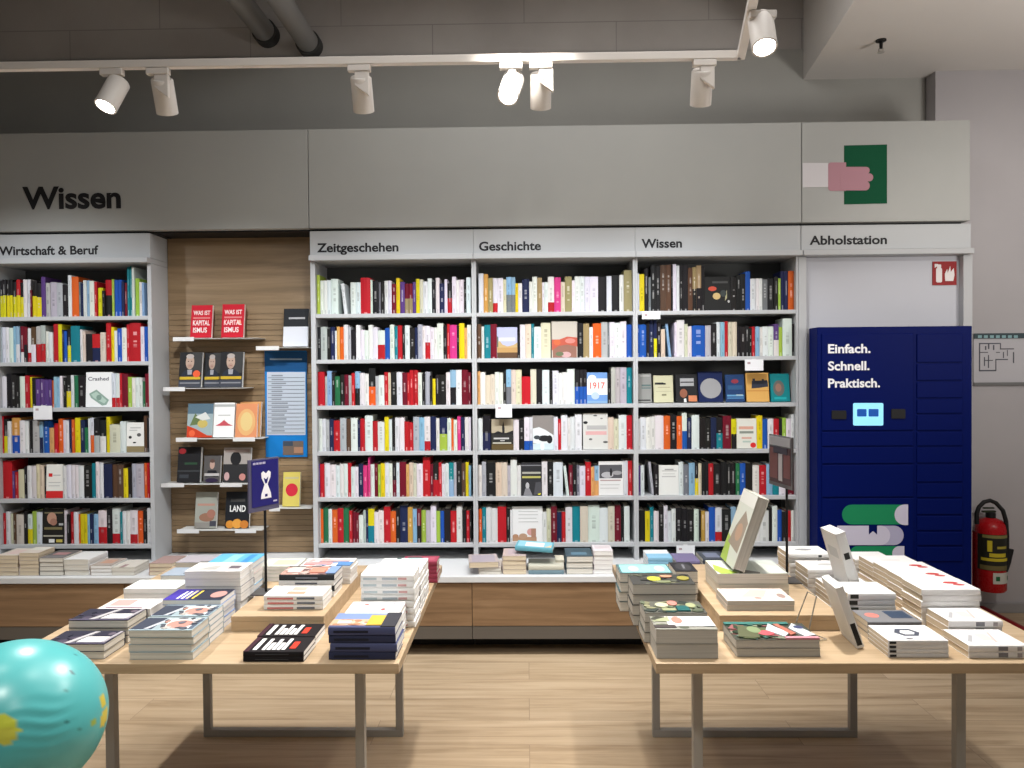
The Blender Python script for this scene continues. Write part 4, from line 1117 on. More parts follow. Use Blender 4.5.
MAN = [(.55, .4, 1, 1, (.045, .045, .045)), ([(.08, .3), (.15, .42), (.32, .5), (.62, .5), (.82, .42), (.9, .3)], (.022, .026, .04)), ([(.38, .36), (.36, .5), (.58, .5), (.56, .36)], (.3, .3, .33)), ('o', .46, .72, .19, .21, (.42, .3, .24)), ('o', .46, .88, .17, .07, (.38, .34, .32)), ('o', .46, .6, .12, .07, (.36, .24, .19)), ('o', .39, .74, .03, .012, K0), ('o', .53, .74, .03, .012, K0), (.41, .6, .52, .615, (.25, .1, .09)), (0, .0, 1, .2, (.05, .055, .07)), (.04, .22, .96, .3, (.5, .34, .03)), (.06, .1, .94, .14, (.2, .2, .22))]
M_RND = [('o', .78, .38, .16, .1, (.65, .1, .04))]
dwbook(2, 178.5, 201, 352.5, (.02, .02, .022), MAN + M_RND, 'dark portrait book with a red sticker, on the wooden wall')
dwbook(2, 203.5, 220, 353, (.02, .02, .022), MAN, 'dark portrait book in the middle of three, half hidden by its neighbour', None, 4.925, 0.02)
dwbook(2, 219.5, 242, 352, (.02, .02, .022), MAN, 'dark portrait book standing in front at the end nearer the blue poster', None, 4.885, 0.026)
dwbook(3, 186, 211.5, 404, (.3, .38, .4), [(0, .7, 1, 1, (.09, .15, .2)), ([(0, .0), (0, .35), (.35, .25), (.8, .06), (1, .06), (1, 0)], (.5, .05, .02)), ([(.1, .35), (.3, .72), (.6, .4)], (.12, .17, .07)), ('o', .6, .4, .2, .12, (.5, .4, .12)), ('o', .2, .12, .12, .1, (.7, .12, .05)), ([(.3, .6), (.7, .75), (.9, .55), (.6, .5)], (.6, .62, .6))], 'colourful blue and red illustrated book on the wooden wall')
dwbook(3, 212.5, 233, 403, (.76, .77, .77), [([(.08, .33), (.3, .4), (.5, .5), (.7, .4), (.95, .33)], (.5, .08, .1)), (.2, .62, .8, .65, G0), (0, .88, 1, .95, (.4, .42, .42))], 'white book with a small red mountain on the wooden wall')
dwbook(3, 238.5, 259.5, 402, (.6, .3, .12), [], 'orange book standing behind another orange book', None, 4.93, 0.02)
dwbook(3, 234.5, 256, 404, (.62, .25, .12), [('o', .5, .45, .42, .4, (.66, .38, .16)), ('o', .5, .47, .28, .28, (.66, .5, .22))], 'orange book with a yellow glow in front of another orange one', None, 4.895, 0.018)
dwbook(4, 175.5, 198.5, 447.5, (.018, .018, .02), [('o', .18, .88, .16, .08, (.45, .04, .05)), (.3, .5, .85, .56, (.03, .07, .04)), (.0, .3, 1, .34, (.05, .055, .06)), (.1, .12, .5, .22, (.045, .05, .06))], 'black book with a red round sticker on the wooden wall', None, 4.9, 0.03)
dwbook(4, 202, 218.5, 456, (.09, .085, .085), [([(.1, .2), (.25, .45), (.75, .45), (.92, .2)], (.015, .015, .02)), ('o', .5, .66, .15, .16, (.45, .3, .25)), ('o', .5, .8, .15, .07, (.1, .06, .05)), (.05, .24, .95, .34, (.45, .43, .43)), ('o', .5, .08, .4, .08, (.03, .02, .05))], 'small book with a portrait between two larger black books')
dwbook(4, 221.5, 248.5, 448, (.34, .31, .29), [(0, 0, 1, .52, (.03, .03, .032)), ('o', .45, .68, .2, .2, K0), (.05, .86, .95, .95, (.26, .2, .18)), ('o', .14, .17, .1, .12, (.5, .32, .32)), ('o', .72, .15, .12, .1, (.5, .22, .2))], 'grey and black book with dark figure on the wooden wall', None, 4.9, 0.026)
dwbook(5, 192.5, 214, 492.5, (.32, .33, .29), [(.1, .62, .9, .68, (.45, .25, .2)), ('o', .55, .3, .36, .12, (.28, .15, .1)), ('o', .75, .4, .2, .12, (.35, .16, .12)), (.7, .05, 1, .2, (.06, .06, .08)), (0, 0, .7, .16, (.25, .24, .22))], 'pale grey green book with brown picture on the lowest small shelf')
dwbook(5, 223, 247, 492, (.016, .018, .022), [(.2, .72, .8, .8, (.06, .06, .06)), ('o', .2, .1, .17, .11, (.6, .25, .04)), ('o', .5, .12, .2, .13, (.68, .32, .06)), ('o', .8, .1, .18, .11, (.55, .2, .04))], 'black book with white capitals and flames on the lowest small shelf', [('LAND', .18, .45, .66, .17, (.75, .75, .75))])
dwbook(6, 281, 298, 472.5, (.6, .5, .12), [('o', .52, .48, .36, .19, (.55, .03, .05)), (.1, .8, .9, .86, (.5, .45, .25))], 'yellow book with a red disc on the wooden wall')

# blue bestseller poster
p0, p1 = at(264.5, 351, 4.99), at(307.5, 457, 4.99)
t = thing('bestseller_poster', 'tall blue poster with a white list on the wooden wall', 'poster', ((p0.x + p1.x) / 2, 4.99, p1.z))
MB().box(p0.x, p1.x, 4.988, 4.9992, p1.z, p0.z).build('board', mat((.01, .19, .55), .35), t, bevel=0.002)
YP = 4.988
LN = mat((.25, .27, .31), .6)
shp = [(rrect(264.8, 351.5, 307.2, 371.5, .5), mat((.01, .075, .21), .4)), (rrect(267, 372, 305.5, 435, .5), mat((.5, .56, .64), .4)), (rrect(270, 358.5, 302, 360, .3), mat((.35, .45, .55), .5)), (rrect(283, 441, 303.5, 455, .4), mat((.16, .12, .1), .4)), (rrect(283.3, 441.2, 293, 446, .4), mat((.05, .07, .1), .4)), (rrect(294, 447, 303, 453, .4), mat((.4, .22, .14), .4))]
decal(t, 'poster_print', shp, YP, 0.0003)
mk = MB()
for k in range(15):
    y = 375 + k * 3.95
    a, b = at(271.5, y, YP - 0.003), at(271.5 + rnd.uniform(9, 17), y + 1.1, YP - 0.003)
    mk.box(a.x, b.x, YP - 0.0031, YP - 0.0022, b.z, a.z)
    a, b = at(267.8, y + 2.4, YP - 0.003), at(304.5, y + 2.8, YP - 0.003)
    mk.box(a.x, b.x, YP - 0.0031, YP - 0.0022, b.z, a.z)
mk.build('list_lines', LN, t)

# ---------------------------------------------------------------- price tags hanging from shelf edges
for (x0, y0, x1, y1, lab) in ((33, 406, 52, 419.5, 'white price card hanging from a shelf edge of the Wirtschaft bookcase'), (495.5, 404.5, 512, 417.5, 'white price card hanging from a shelf edge of the Geschichte bookcase'),
                              (642, 311.5, 660.5, 319, 'small white card on the top shelf edge under the small Wissen sign'), (745, 359.5, 763.5, 370.5, 'white price card hanging above the amber and teal face out books'),
                              (676.5, 545.5, 695, 556.5, 'white price card hanging from the bottom shelf, above the black table books')):
    p, q = at(x0, y0, 4.77), at(x1, y1, 4.77)
    t = thing('price_card', lab, 'price card', ((p.x + q.x) / 2, 4.77, q.z), 'price cards on the shelf edges')
    MB().box(p.x, q.x, 4.772, 4.7735, q.z, p.z).build('card', mat((.76, .77, .8), .5), t)
    MB().box((p.x + q.x) / 2 - 0.012, (p.x + q.x) / 2 + 0.012, 4.7736, 4.784, p.z - 0.012, p.z + 0.003).build('clip', M_TAB, t)
    a, b = at(x0 + 2.5, y0 + 2.5, 4.771), at(x0 + 5.5, y0 + 4.6, 4.771)
    MB().box(a.x, b.x, 4.7714, 4.7719, b.z, a.z).build('print', mat((.4, .3, .32), .6), t)

# ---------------------------------------------------------------- tables with steel frames and risers
ZT = 0.76
TABLES = {}


def table(x0, x1, lab, fx0, fx1, yfront=2.63):
    t = thing('display_table', lab, 'table', ((x0 + x1) / 2, 2.9, 0), 'oak display tables')
    y0, y1 = 2.31, 3.5
    MB().box(x0, x1, y0, y1, ZT - 0.032, ZT).build('tabletop', M_TABLE, t, bevel=0.0025)
    s = 0.032
    for yy in (yfront, 3.43):
        f = MB().box(fx0, fx1, yy, yy + s, 0.0, s).build('floor_bar', M_STEEL, t, bevel=0.002)
        MB().box(fx0 + s, fx1 - s, yy, yy + s, ZT - 0.032 - s, ZT - 0.0325).build('top_bar', M_STEEL, t, bevel=0.002)
        for a in (fx0, fx1 - s):
            MB().box(a, a + s, yy, yy + s, s, ZT - 0.0325).build('leg', M_STEEL, t, bevel=0.002)
    return t


table(-1.63, -0.394, 'oak display table with stacked books beside the globe', -1.475, -0.57)
table(0.382, 1.66, 'oak display table with leaning books in front of the blue locker', 0.552, 1.46, 2.585)
ZR = 0.813


def riser(x0, x1, y0, y1, lab):
    t = thing('table_riser', lab, 'riser', ((x0 + x1) / 2, (y0 + y1) / 2, ZT), 'low oak risers on the tables')
    MB().box(x0, x1, y0, y1, ZR - 0.018, ZR).build('top', M_TABLE, t, bevel=0.002)
    MB().box(x0 + 0.0005, x1 - 0.0005, y0 + 0.0005, y0 + 0.018, ZT + 0.0003, ZR - 0.0182).build('front_board', M_TABLE, t, bevel=0.001)
    MB().box(x0 + 0.0005, x1 - 0.0005, y1 - 0.018, y1 - 0.0005, ZT + 0.0003, ZR - 0.0182).build('back_board', M_TABLE, t, bevel=0.001)
    for a, b in ((x0 + 0.0005, x0 + 0.018), (x1 - 0.018, x1 - 0.0005)):
        MB().box(a, b, y0 + 0.0185, y1 - 0.0185, ZT + 0.0003, ZR - 0.0182).build('side_board', M_TABLE, t, bevel=0.001)


rx1 = at(324, 618.5, 2.6).x
riser(-1.018, rx1, 2.6, 3.19, 'low oak riser on the table beside the globe')
ra, rb = at(719.5, 615.5, 2.6).x, at(841, 615.5, 2.6).x
riser(ra, rb, 2.6, 3.2, 'low oak riser under the leaning thick book')

# ---------------------------------------------------------------- stacked books
SG = 'books stacked on the tables and the ledge'
POS = {1: ['only book'], 2: ['top book', 'bottom book']}


def pos_word(k, n):
    """k counts from the top."""
    if n == 1:
        return 'single book'
    if k == 0:
        return 'topmost book'
    if k == n - 1:
        return 'bottom book'
    return ORD[k] + ' book down'


def stack(where, pxl, pxr, pyt, Y, n, base=ZT, cover=W0, spine='back', pages='C', depth=None, art=(), covers=None, hard=False, spine_art=(), jitter=0.003, top_rot=0, portrait=False, word=None):
    a, b = at(pxl, pyt, Y), at(pxr, pyt, Y)
    w = b.x - a.x
    ztop = (a.z + b.z) / 2
    d = depth or (w * (1.42 if portrait else 0.64))
    th = (ztop - base) / n
    tops = []
    for k in range(n):           # k from the bottom
        kt = n - 1 - k
        cov = (covers[kt % len(covers)] if covers else cover)
        jx, jy = (rnd.uniform(-1, 1) * jitter, rnd.uniform(0, 1) * jitter) if kt else (0, 0)
        o = book('stacked_book', '%s of %s' % (pos_word(kt, n), where), SG, ((a.x + b.x) / 2 + jx, Y + d / 2 + jy + 0.002, base + k * th + 0.0004), w, d, th - 0.0006, cov, spine, pages,
                 art if kt == 0 else (), (0, 0, top_rot if kt == 0 else rnd.uniform(-1, 1) * 0.012), hard, spine_art, word if kt == 0 else None)
        tops.append(o)
    return ztop, tops


def busy(cols, seed, n=26, box=(0, 0, 1, 1), smin=.03, smax=.14):
    """Small printed shapes of a photographic cover."""
    q = random.Random(seed)
    out = []
    for _ in range(n):
        c = q.choice(cols)
        f = q.uniform(.8, 1.15)
        c = tuple(min(.85, v * f) for v in c)
        u, v = box[0] + q.random() * (box[2] - box[0]), box[1] + q.random() * (box[3] - box[1])
        a, b = q.uniform(smin, smax), q.uniform(smin, smax) * 1.3
        u, v = min(max(u, a), 1 - a), min(max(v, b), 1 - b)
        if q.random() < .5:
            out.append(('o', u, v, a * .7, b * .7, c))
        else:
            out.append(([(u - a, v - b * .4), (u + a * .3, v - b), (u + a, v + b * .5), (u - a * .2, v + b)], c))
    return out


# -- table beside the globe
COV_A = busy([(.03, .03, .05), (.07, .06, .09), (.02, .02, .03), (.12, .1, .13)], 11, 20) + [(0, 0, 1, .08, (.1, .09, .14)), ([(.32, .05), (.42, .05), (.62, .9), (.54, .9)], (.45, .44, .46)), ([(.5, .12), (.56, .5), (.92, .5), (.9, .12)], W0), ([(.9, .1), (.96, .1), (1, .9), (.96, .9)], (.4, .38, .42))]
stack('the front stack nearest the globe, dark cover with white shape', 42, 104, 644.5, 2.345, 2, cover=(.03, .03, .05), art=COV_A)
stack('the dark covered stack just behind the one at the globe', 68, 127.5, 620.6, 2.485, 3, cover=(.03, .03, .05), art=COV_A)
stack('the white and pink covered stack behind the dark ones', 97, 150, 609, 2.625, 3, cover=(.76, .74, .74), art=[(.1, .3, .5, .9, (.62, .35, .33)), (.1, .1, .8, .2, (.2, .12, .16))], pages='W')
stack('the pale green stack behind the pink cover, beside the blue book', 123, 176, 589, 2.79, 5, cover=(.5, .58, .57), covers=[(.6, .64, .63), (.74, .77, .74), (.7, .74, .7), (.45, .6, .58), (.3, .52, .5)], pages='W', art=[(.3, .1, .7, .9, (.5, .53, .55))])
stack('the blue grey stack behind the pale green one', 160, 209, 575.5, 2.97, 5, cover=(.3, .36, .44), pages='W', art=[(.4, .2, .7, .7, (.1, .11, .14))])
stack('the grey covered stack at the back of the table', 175, 222, 562.5, 3.16, 4, cover=(.36, .34, .38), pages='C', art=[(.5, .0, 1, .2, (.2, .2, .2))])
COV_B = [(0, .0, 1, .06, (.35, .45, .5)), (.0, .06, .34, .94, (.05, .06, .09)), ([(.2, .1), (.27, .1), (.45, .9), (.38, .9)], (.5, .53, .58)), (.46, .12, .96, .86, (.68, .66, .65)), ('o', .68, .45, .2, .3, (.5, .26, .22)), (.9, .1, .97, .9, (.1, .13, .18))] + busy([(.05, .06, .08), (.4, .24, .2), (.12, .13, .16), (.5, .48, .46)], 9, 16, (.4, .1, .95, .9), .03, .1)
stack('the front grey paged stack with a portrait cover', 128, 191.5, 630.4, 2.34, 4, cover=(.3, .38, .42), pages='C', art=COV_B, jitter=0.005)
stack('the portrait covered stack directly behind the front grey paged one', 149.5, 208, 616.4, 2.475, 5, cover=(.3, .38, .42), pages='W', art=COV_B)
stack('the violet and dark covered stack in the middle of the table', 162, 220.5, 600, 2.615, 6, cover=(.035, .04, .08), pages='W', covers=[(.2, .28, .5), (.4, .48, .66)], art=[(0, 0, .42, 1, (.07, .05, .36)), (.42, 0, 1, 1, (.03, .033, .055)), (.2, .1, .24, .8, W0), (.28, .1, .32, .8, W0), (.36, .1, .4, .85, (.66, .6, .3)), (.46, .1, .5, .85, (.7, .55, .1)), ('o', .84, .5, .13, .3, (.5, .27, .25))])
stack('the tall white stack next to the sign post', 184, 240, 571.5, 2.755, 6, cover=(.74, .73, .74), covers=[(.74, .73, .74), (.78, .78, .78), (.2, .2, .22), (.78, .78, .78)], pages='W', art=[(.0, .2, .5, .8, (.6, .6, .58)), (.7, .3, .9, .6, (.15, .13, .15))])
stack('the tall stack with a sky blue cover behind the sign post', 206, 252, 563.5, 2.915, 7, cover=(.1, .36, .64), covers=[(.12, .4, .68), (.7, .45, .45), (.74, .73, .74), (.76, .76, .76)], pages='W', depth=.16, art=[(.3, .1, .55, .9, (.25, .52, .74)), (.7, .1, .85, .9, (.06, .26, .55))])
SP1 = [(.06, .2, .5, .6, (.56, .2, .2)), (.56, .2, .86, .65, (.14, .16, .2))]
stack('the white stack with red and black spines on the riser', 263.5, 322.6, 595.7, 2.665, 3, ZR, cover=(.77, .77, .77), spine='front', pages='W', depth=.125, art=[(.05, .2, .2, .9, (.5, .56, .6)), (.35, .15, .66, .4, (.64, .36, .26)), (.38, .5, .62, .85, (.66, .45, .38))], spine_art=SP1)
stack('the stack with a black spine and reddish cover on the riser', 279, 334, 575, 2.82, 4, ZR, cover=(.03, .032, .036), covers=[(.03, .032, .036), (.76, .76, .76)], spine='front', pages='W', art=[(.0, .05, .85, .9, (.5, .3, .26))] + busy([(.55, .35, .3), (.45, .2, .16), (.62, .5, .46), (.2, .12, .12)], 7, 26, (0, .1, .8, .9)) + [ (.1, .2, .35, .8, (.64, .5, .48)), (.5, .2, .78, .7, (.6, .25, .18)), (.82, .1, 1, .9, (.2, .3, .5))], spine_art=[(.3, .3, .7, .6, (.14, .15, .18))], depth=.13)
stack('the pink and blue covered stack behind the black one', 300, 350, 566, 2.99, 5, ZR, cover=(.74, .73, .73), spine='front', pages='W', art=busy([(.6, .35, .35), (.7, .66, .66), (.2, .3, .5)], 8, 22) + [(.05, .1, .6, .4, (.6, .3, .3)), (.3, .5, .9, .75, (.62, .4, .4)), (.72, .0, 1, .45, (.1, .24, .5))])
stack('the pale stack behind the sign post on the riser', 258, 297, 566.5, 3.03, 4, ZR, cover=(.66, .7, .62), spine='left', pages='W', depth=.13, art=[(.3, .2, .9, .8, (.5, .6, .42))])
BW = [(.12, .12, .19, .9, W0), (.27, .12, .33, .88, (.7, .7, .7)), (.35, .12, .42, .6, W0), (.44, .12, .5, .85, W0), (.52, .12, .58, .6, W0), (.6, .12, .66, .88, W0), (.72, .2, .82, .66, (.66, .05, .03)), (.0, .0, .08, 1, (.05, .02, .03))]
stack('the black thriller pair at the very front of the table', 243, 303.5, 651.8, 2.322, 2, cover=(.016, .014, .016), spine='front', pages='W', art=BW, depth=.128, spine_art=[(.2, .42, .75, .56, (.05, .05, .055))])
stack('the black thriller pair just behind its twin, before the riser', 257, 315, 636.2, 2.463, 2, cover=(.016, .014, .016), spine='front', pages='W', art=BW, depth=.122, covers=[(.016, .014, .016), (.7, .7, .7)])
stack('the dark blue spined stack at the front corner', 328, 395, 627.2, 2.335, 4, cover=(.03, .035, .075), spine='front', pages='W', depth=.135, covers=[(.07, .08, .17), (.035, .04, .085)], art=[(0, .55, 1, 1, (.18, .25, .46)), (0, .12, .62, .55, (.6, .36, .24))] + busy([(.62, .5, .4), (.5, .25, .15), (.3, .3, .4)], 10, 18, (0, .15, .6, .5), .03, .09) + [ (.55, .1, .78, .8, (.55, .38, .06)), (.78, .0, 1, 1, (.04, .04, .05)), (.1, .2, .3, .4, (.7, .62, .56))], jitter=0.006, spine_art=[(.08, .3, .6, .6, (.012, .014, .03))])
WH = (.78, .785, .785)
SP2 = [(.05, .25, .3, .6, (.44, .52, .56)), (.4, .25, .68, .6, (.4, .46, .52)), (.7, .25, .86, .6, (.6, .36, .36))]
stack('the white stack with red spots right behind the dark blue one', 344, 399, 614, 2.48, 5, cover=WH, spine='front', pages='W', depth=.135, art=[('o', .3, .75, .05, .06, (.6, .12, .1)), ('o', .66, .35, .04, .1, (.6, .1, .1)), ('o', .8, .85, .03, .05, (.2, .2, .24))], spine_art=SP2)
stack('the tall white stack with grey printed spines along the table edge', 360.5, 414, 575, 2.635, 8, cover=WH, spine='front', pages='W', depth=.135, spine_art=SP2, art=[(.2, .3, .8, .5, (.74, .72, .72))])
stack('the tall white stack behind the grey printed spines', 370, 420, 572.5, 2.785, 7, cover=WH, spine='front', pages='W', depth=.135, spine_art=SP2, art=[(.7, .5, .9, .7, (.66, .6, .6))])
stack('the teal edged white stack ending the table edge row', 378, 424, 566.5, 2.935, 6, cover=WH, spine='front', pages='W', depth=.13, art=[(.3, .88, .4, 1, (.02, .1, .1)), (.55, .9, .9, 1, (.3, .5, .5))], spine_art=SP2)
stack('the maroon covered stack in the far corner of the globe table', 402, 437, 561.5, 3.2, 5, cover=(.3, .05, .09), spine='front', pages='C', art=[(.1, .1, .5, .9, (.12, .1, .11)), (.6, .2, .9, .8, (.35, .08, .12))])

# -- table in front of the locker
stack('the front corner stack with thick grey page edges', 656, 718, 629.5, 2.345, 2, cover=(.25, .25, .22), pages='G', art=busy([(.1, .11, .08), (.22, .23, .17), (.05, .05, .04)], 3, 14, (0, 0, .5, 1)) + [(.24, .2, 1, .95, (.62, .62, .62)), (0, .1, .35, .3, (.06, .05, .05)), ('o', .42, .66, .09, .26, (.55, .2, .16)), ([(.0, .6), (.3, .95), (.3, .55)], (.3, .32, .2)), (.82, .2, .98, .7, (.45, .55, .62))], depth=.125)
stack('the dark food cover stack behind the front corner stack', 645, 707.5, 613, 2.485, 3, cover=(.1, .1, .085), pages='G', art=busy([(.04, .05, .045), (.1, .12, .08), (.2, .2, .12), (.03, .08, .08), (.16, .14, .13)], 4, 34) + [ ('o', .33, .6, .11, .2, (.42, .43, .3)), ('o', .52, .75, .08, .2, (.56, .2, .17)), (.3, .1, .52, .3, (.26, .28, .16)), (.55, .1, .75, .5, (.02, .1, .1)), ('o', .8, .55, .08, .2, (.3, .32, .18))], depth=.125)
stack('the black covered stack with a yellow oval along the table edge', 633, 696, 584.5, 2.65, 4, cover=(.045, .045, .042), pages='G', art=busy([(.03, .03, .03), (.07, .075, .06), (.12, .12, .08)], 5, 24) + [('o', .38, .5, .11, .22, (.42, .42, .05)), ('o', .6, .75, .1, .12, (.46, .22, .14)), (.4, .1, .62, .3, (.16, .18, .1)), ('o', .86, .55, .1, .2, (.25, .22, .05))], depth=.13)
stack('the turquoise patterned stack at the back of the table edge', 620, 673, 573.2, 2.81, 4, cover=(.07, .12, .13), pages='C', art=[(.05, .08, .97, .95, (.22, .52, .54)), ('o', .3, .5, .1, .3, (.36, .62, .64)), ('o', .55, .55, .1, .3, (.24, .56, .5)), ('o', .8, .5, .1, .3, (.4, .64, .66))], depth=.13)
stack('the small black covered stack between the turquoise one and the riser', 675.5, 698, 571.5, 2.88, 3, cover=(.02, .02, .024), pages='C', depth=.14, art=[('o', .5, .5, .36, .4, (.04, .04, .045)), ([(.45, .3), (.55, .3), (.6, .75), (.5, .75)], (.15, .15, .17))])
stack('the colourful photo covered pair lying before the riser', 736, 820, 640, 2.36, 2, cover=(.2, .2, .19), pages='G', depth=.155, art=[(0, 0, 1, 1, (.06, .065, .05))] + busy([(.03, .05, .03), (.12, .14, .07), (.2, .22, .16), (.05, .12, .1), (.25, .1, .1)], 6, 40, (0, 0, .6, 1)) + [(0, .86, .8, 1, (.05, .17, .15)), ([(.05, .1), (.15, .8), (.35, .6), (.3, .05)], (.1, .11, .06)), ('o', .42, .32, .1, .14, (.5, .1, .12)), ([(.45, .5), (.55, .9), (.7, .3), (.6, .1)], (.5, .58, .6)), ([(.6, .85), (.66, .88), (.78, .3), (.7, .2)], (.4, .14, .1)), ([(.75, .6), (.85, .9), (1, .2), (.85, .1)], (.55, .6, .62)), ('o', .88, .65, .06, .1, (.05, .06, .14)), (.6, .0, 1, .1, (.55, .25, .3)), ('o', .3, .5, .08, .2, (.2, .26, .14))])
stack('the pink and cream covered stack at the front of the riser', 727.5, 795, 601, 2.645, 2, ZR, cover=(.6, .52, .46), pages='G', depth=.15, art=[(0, 0, 1, 1, (.7, .6, .55)), ([(.25, .3), (.5, .9), (.75, .85), (.6, .3)], (.5, .42, .38)), ('o', .88, .4, .06, .18, (.3, .22, .2)), ('o', .5, .22, .06, .06, (.3, .2, .18))])
z_i2, _ = stack('the large green and white stack under the leaning thick book', 718, 788.5, 573.7, 2.83, 2, ZR, cover=(.5, .53, .48), pages='C', depth=.2, art=[(0, 0, 1, 1, (.58, .63, .58)), ([(.0, .25), (.05, .7), (.3, .05), (.2, 0), (.05, 0)], (.32, .45, .08)), ([(.6, .1), (.66, .9), (.98, .5), (.95, .05)], (.68, .72, .66)), ([(.3, .0), (.4, .3), (.62, .1), (.6, 0)], (.2, .2, .19))])
# leaning thick book on that stack
Mt = book('leaning_book', 'thick pale art book standing tilted on top of the green and white stack', None, (0, 0, 0), .2, .285, .042, (.55, .54, .48), 'left', 'G',
          [(0, .0, 1, 1, (.56, .58, .52)), ([(0, 0), (.45, 0), (.3, .3), (0, .36)], (.34, .46, .1)), ([(.15, .25), (.9, .2), (.95, .62), (.6, .75), (.3, .5)], (.3, .25, .2)), ('o', .6, .45, .2, .12, (.42, .28, .2)), (.0, .82, 1, .98, (.66, .66, .62))], hard=True)
YK = 2.93
foot = at(738.5, 572, YK)
Mt.matrix_world = Matrix.Translation((foot.x - 0.045, YK, z_i2 + 0.0155)) @ Matrix.Rotation(R(-91), 4, 'Z') @ Matrix.Rotation(R(90 - 19), 4, 'X') @ Matrix.Translation((0, .1425, -.042))
Mt['group'] = 'books leaning on the table in front of the locker'

WD = [('o', .1, .5, .05, .0, K0)]
DOT = [(.7, .3, .78, .75, (.03, .035, .035))]
stack('the black dotted white stack at the back beside the sign post', 789, 831, 554, 3.12, 7, cover=(.78, .78, .78), spine='front', pages='B', depth=.14, art=[('o', .5, .55, .2, .12, (.3, .3, .31))], spine_art=DOT)
stack('the second black dotted white stack, before the rear one', 808, 851, 569.5, 2.965, 6, cover=(.78, .78, .78), spine='front', pages='B', depth=.14, art=[('o', .6, .55, .2, .12, (.5, .5, .5))], spine_art=DOT)
zj3, _ = stack('the beige paged white stack carrying the upright white book', 830, 876, 588, 2.81, 5, cover=(.76, .76, .76), spine='front', pages='B', depth=.14, spine_art=DOT)
stack('the white stack with a black dot before the upright white book', 848, 896, 593.5, 2.65, 5, cover=(.78, .78, .78), covers=[(.78, .78, .78), (.66, .67, .68), (.7, .7, .7)], spine='front', pages='B', depth=.145, art=[(.02, .7, .3, .9, (.5, .62, .5))], spine_art=[(.05, .2, .22, .85, (.03, .035, .03))])
stack('the dark grey covered pair with a red spot', 868, 922, 622, 2.51, 3, cover=(.2, .2, .21), spine='front', pages='B', depth=.125, art=[('o', .25, .55, .13, .2, (.62, .2, .17)), (.55, .3, .95, .9, (.04, .06, .1))])
stack('the white stack with a dark hexagon at the front edge', 888.5, 948.5, 640.5, 2.35, 4, cover=(.76, .76, .77), spine='front', pages='B', depth=.14, art=[([(.28, .5), (.38, .75), (.62, .75), (.72, .5), (.62, .28), (.38, .28)], (.07, .08, .11)), ([(.38, .5), (.43, .64), (.58, .64), (.63, .5), (.58, .38), (.43, .38)], (.76, .76, .77)), ('o', .4, .1, .06, .04, (.1, .1, .12))], spine_art=[(.02, .2, .13, .75, (.03, .03, .035))])
SPO = [(.5, .2, .66, .85, (.2, .2, .22)), (.82, .2, .9, .8, (.36, .33, .34))]
AO = [([(.1, .25), (.16, .2), (.35, .62), (.3, .66)], (.42, .42, .44)), (.4, .3, .6, .7, (.7, .6, .58)), ([(.55, .2), (.6, .2), (.72, .8), (.68, .8)], (.66, .5, .48))]
stack('the white paperback stack at the front corner away from the leaning books', 969, 1028, 645.6, 2.345, 2, cover=(.78, .77, .77), spine='front', pages='B', depth=.145, art=AO, spine_art=SPO)
stack('the white paperback stack second from the front corner', 949, 1003, 621, 2.5, 3, cover=(.78, .77, .77), spine='front', pages='B', depth=.14, art=AO, spine_art=SPO)
AR = [('o', .72, .6, .13, .1, (.5, .06, .06)), ('o', .8, .42, .1, .09, (.5, .1, .1))]
zo = [(922, 980.5, 589.5, 2.645, 6, 'third white stack from the front corner, with a red mark'), (906, 960, 580, 2.79, 6, 'fourth white stack from the front corner, with a red mark'),
      (890, 941, 571, 2.935, 6, 'fifth white stack from the front corner, with a red mark'), (874, 922, 564, 3.08, 6, 'sixth white stack from the front corner, no mark'), (855, 894, 559.5, 3.23, 6, 'rearmost white stack before the locker emblem')]
for l, r_, y, Y, n, nm in zo:
    stack('the ' + nm, l, r_, y, Y, n, cover=(.8, .795, .79), spine='front', pages='B', depth=.14, art=AR if 'red' in nm else [(.3, .4, .7, .5, (.7, .68, .68))])
# two white books standing up on book stands
K1 = book('leaning_book', 'white book standing upright on the beige paged stack', 'books leaning on the table in front of the locker', (0, 0, 0), .13, .2, .038, (.78, .78, .78), 'right', 'W', [(.2, .5, .8, .7, (.62, .63, .64))], spine_art=[(.5, .25, .62, .75, (.03, .03, .03))])
fk = at(852, 583, 2.86)
K1.matrix_world = Matrix.Translation((fk.x - 0.01, 2.88, zj3 + 0.008)) @ Matrix.Rotation(R(-88), 4, 'Z') @ Matrix.Rotation(R(90 + 16), 4, 'X') @ Matrix.Translation((0, .1, -.019))
K2 = book('leaning_book', 'white book leaning back on a wire stand on the tabletop', 'books leaning on the table in front of the locker', (0, 0, 0), .14, .2, .024, (.74, .74, .73), 'right', 'W', [(.1, .1, .9, .9, (.68, .68, .66))], spine_art=[(.04, .2, .4, .85, (.02, .02, .022))])
f2 = onz(861, 647, ZT)
K2.matrix_world = Matrix.Translation((f2.x - 0.006, f2.y + 0.05, ZT + 0.006)) @ Matrix.Rotation(R(-93), 4, 'Z') @ Matrix.Rotation(R(90 + 19), 4, 'X') @ Matrix.Translation((0, .1, -.012))
st = thing('book_stand', 'clear wire book stand behind the leaning white book', 'book stand', (f2.x - 0.115, f2.y + 0.06, ZT))
x, y = f2.x - 0.115, f2.y + 0.06
M_WIRE = mat((.5, .48, .42), .25, .6)
MB().tube([(x - .045, y - .03, ZT + .004), (x - .03, y - .02, ZT + .06), (x - .01, y - .02, ZT + .15), (x - .02, y + .03, ZT + .15), (x - .05, y + .04, ZT + .06), (x - .06, y + .05, ZT + .004)], .0022, 8).build('wire', M_WIRE, st, smooth=True)
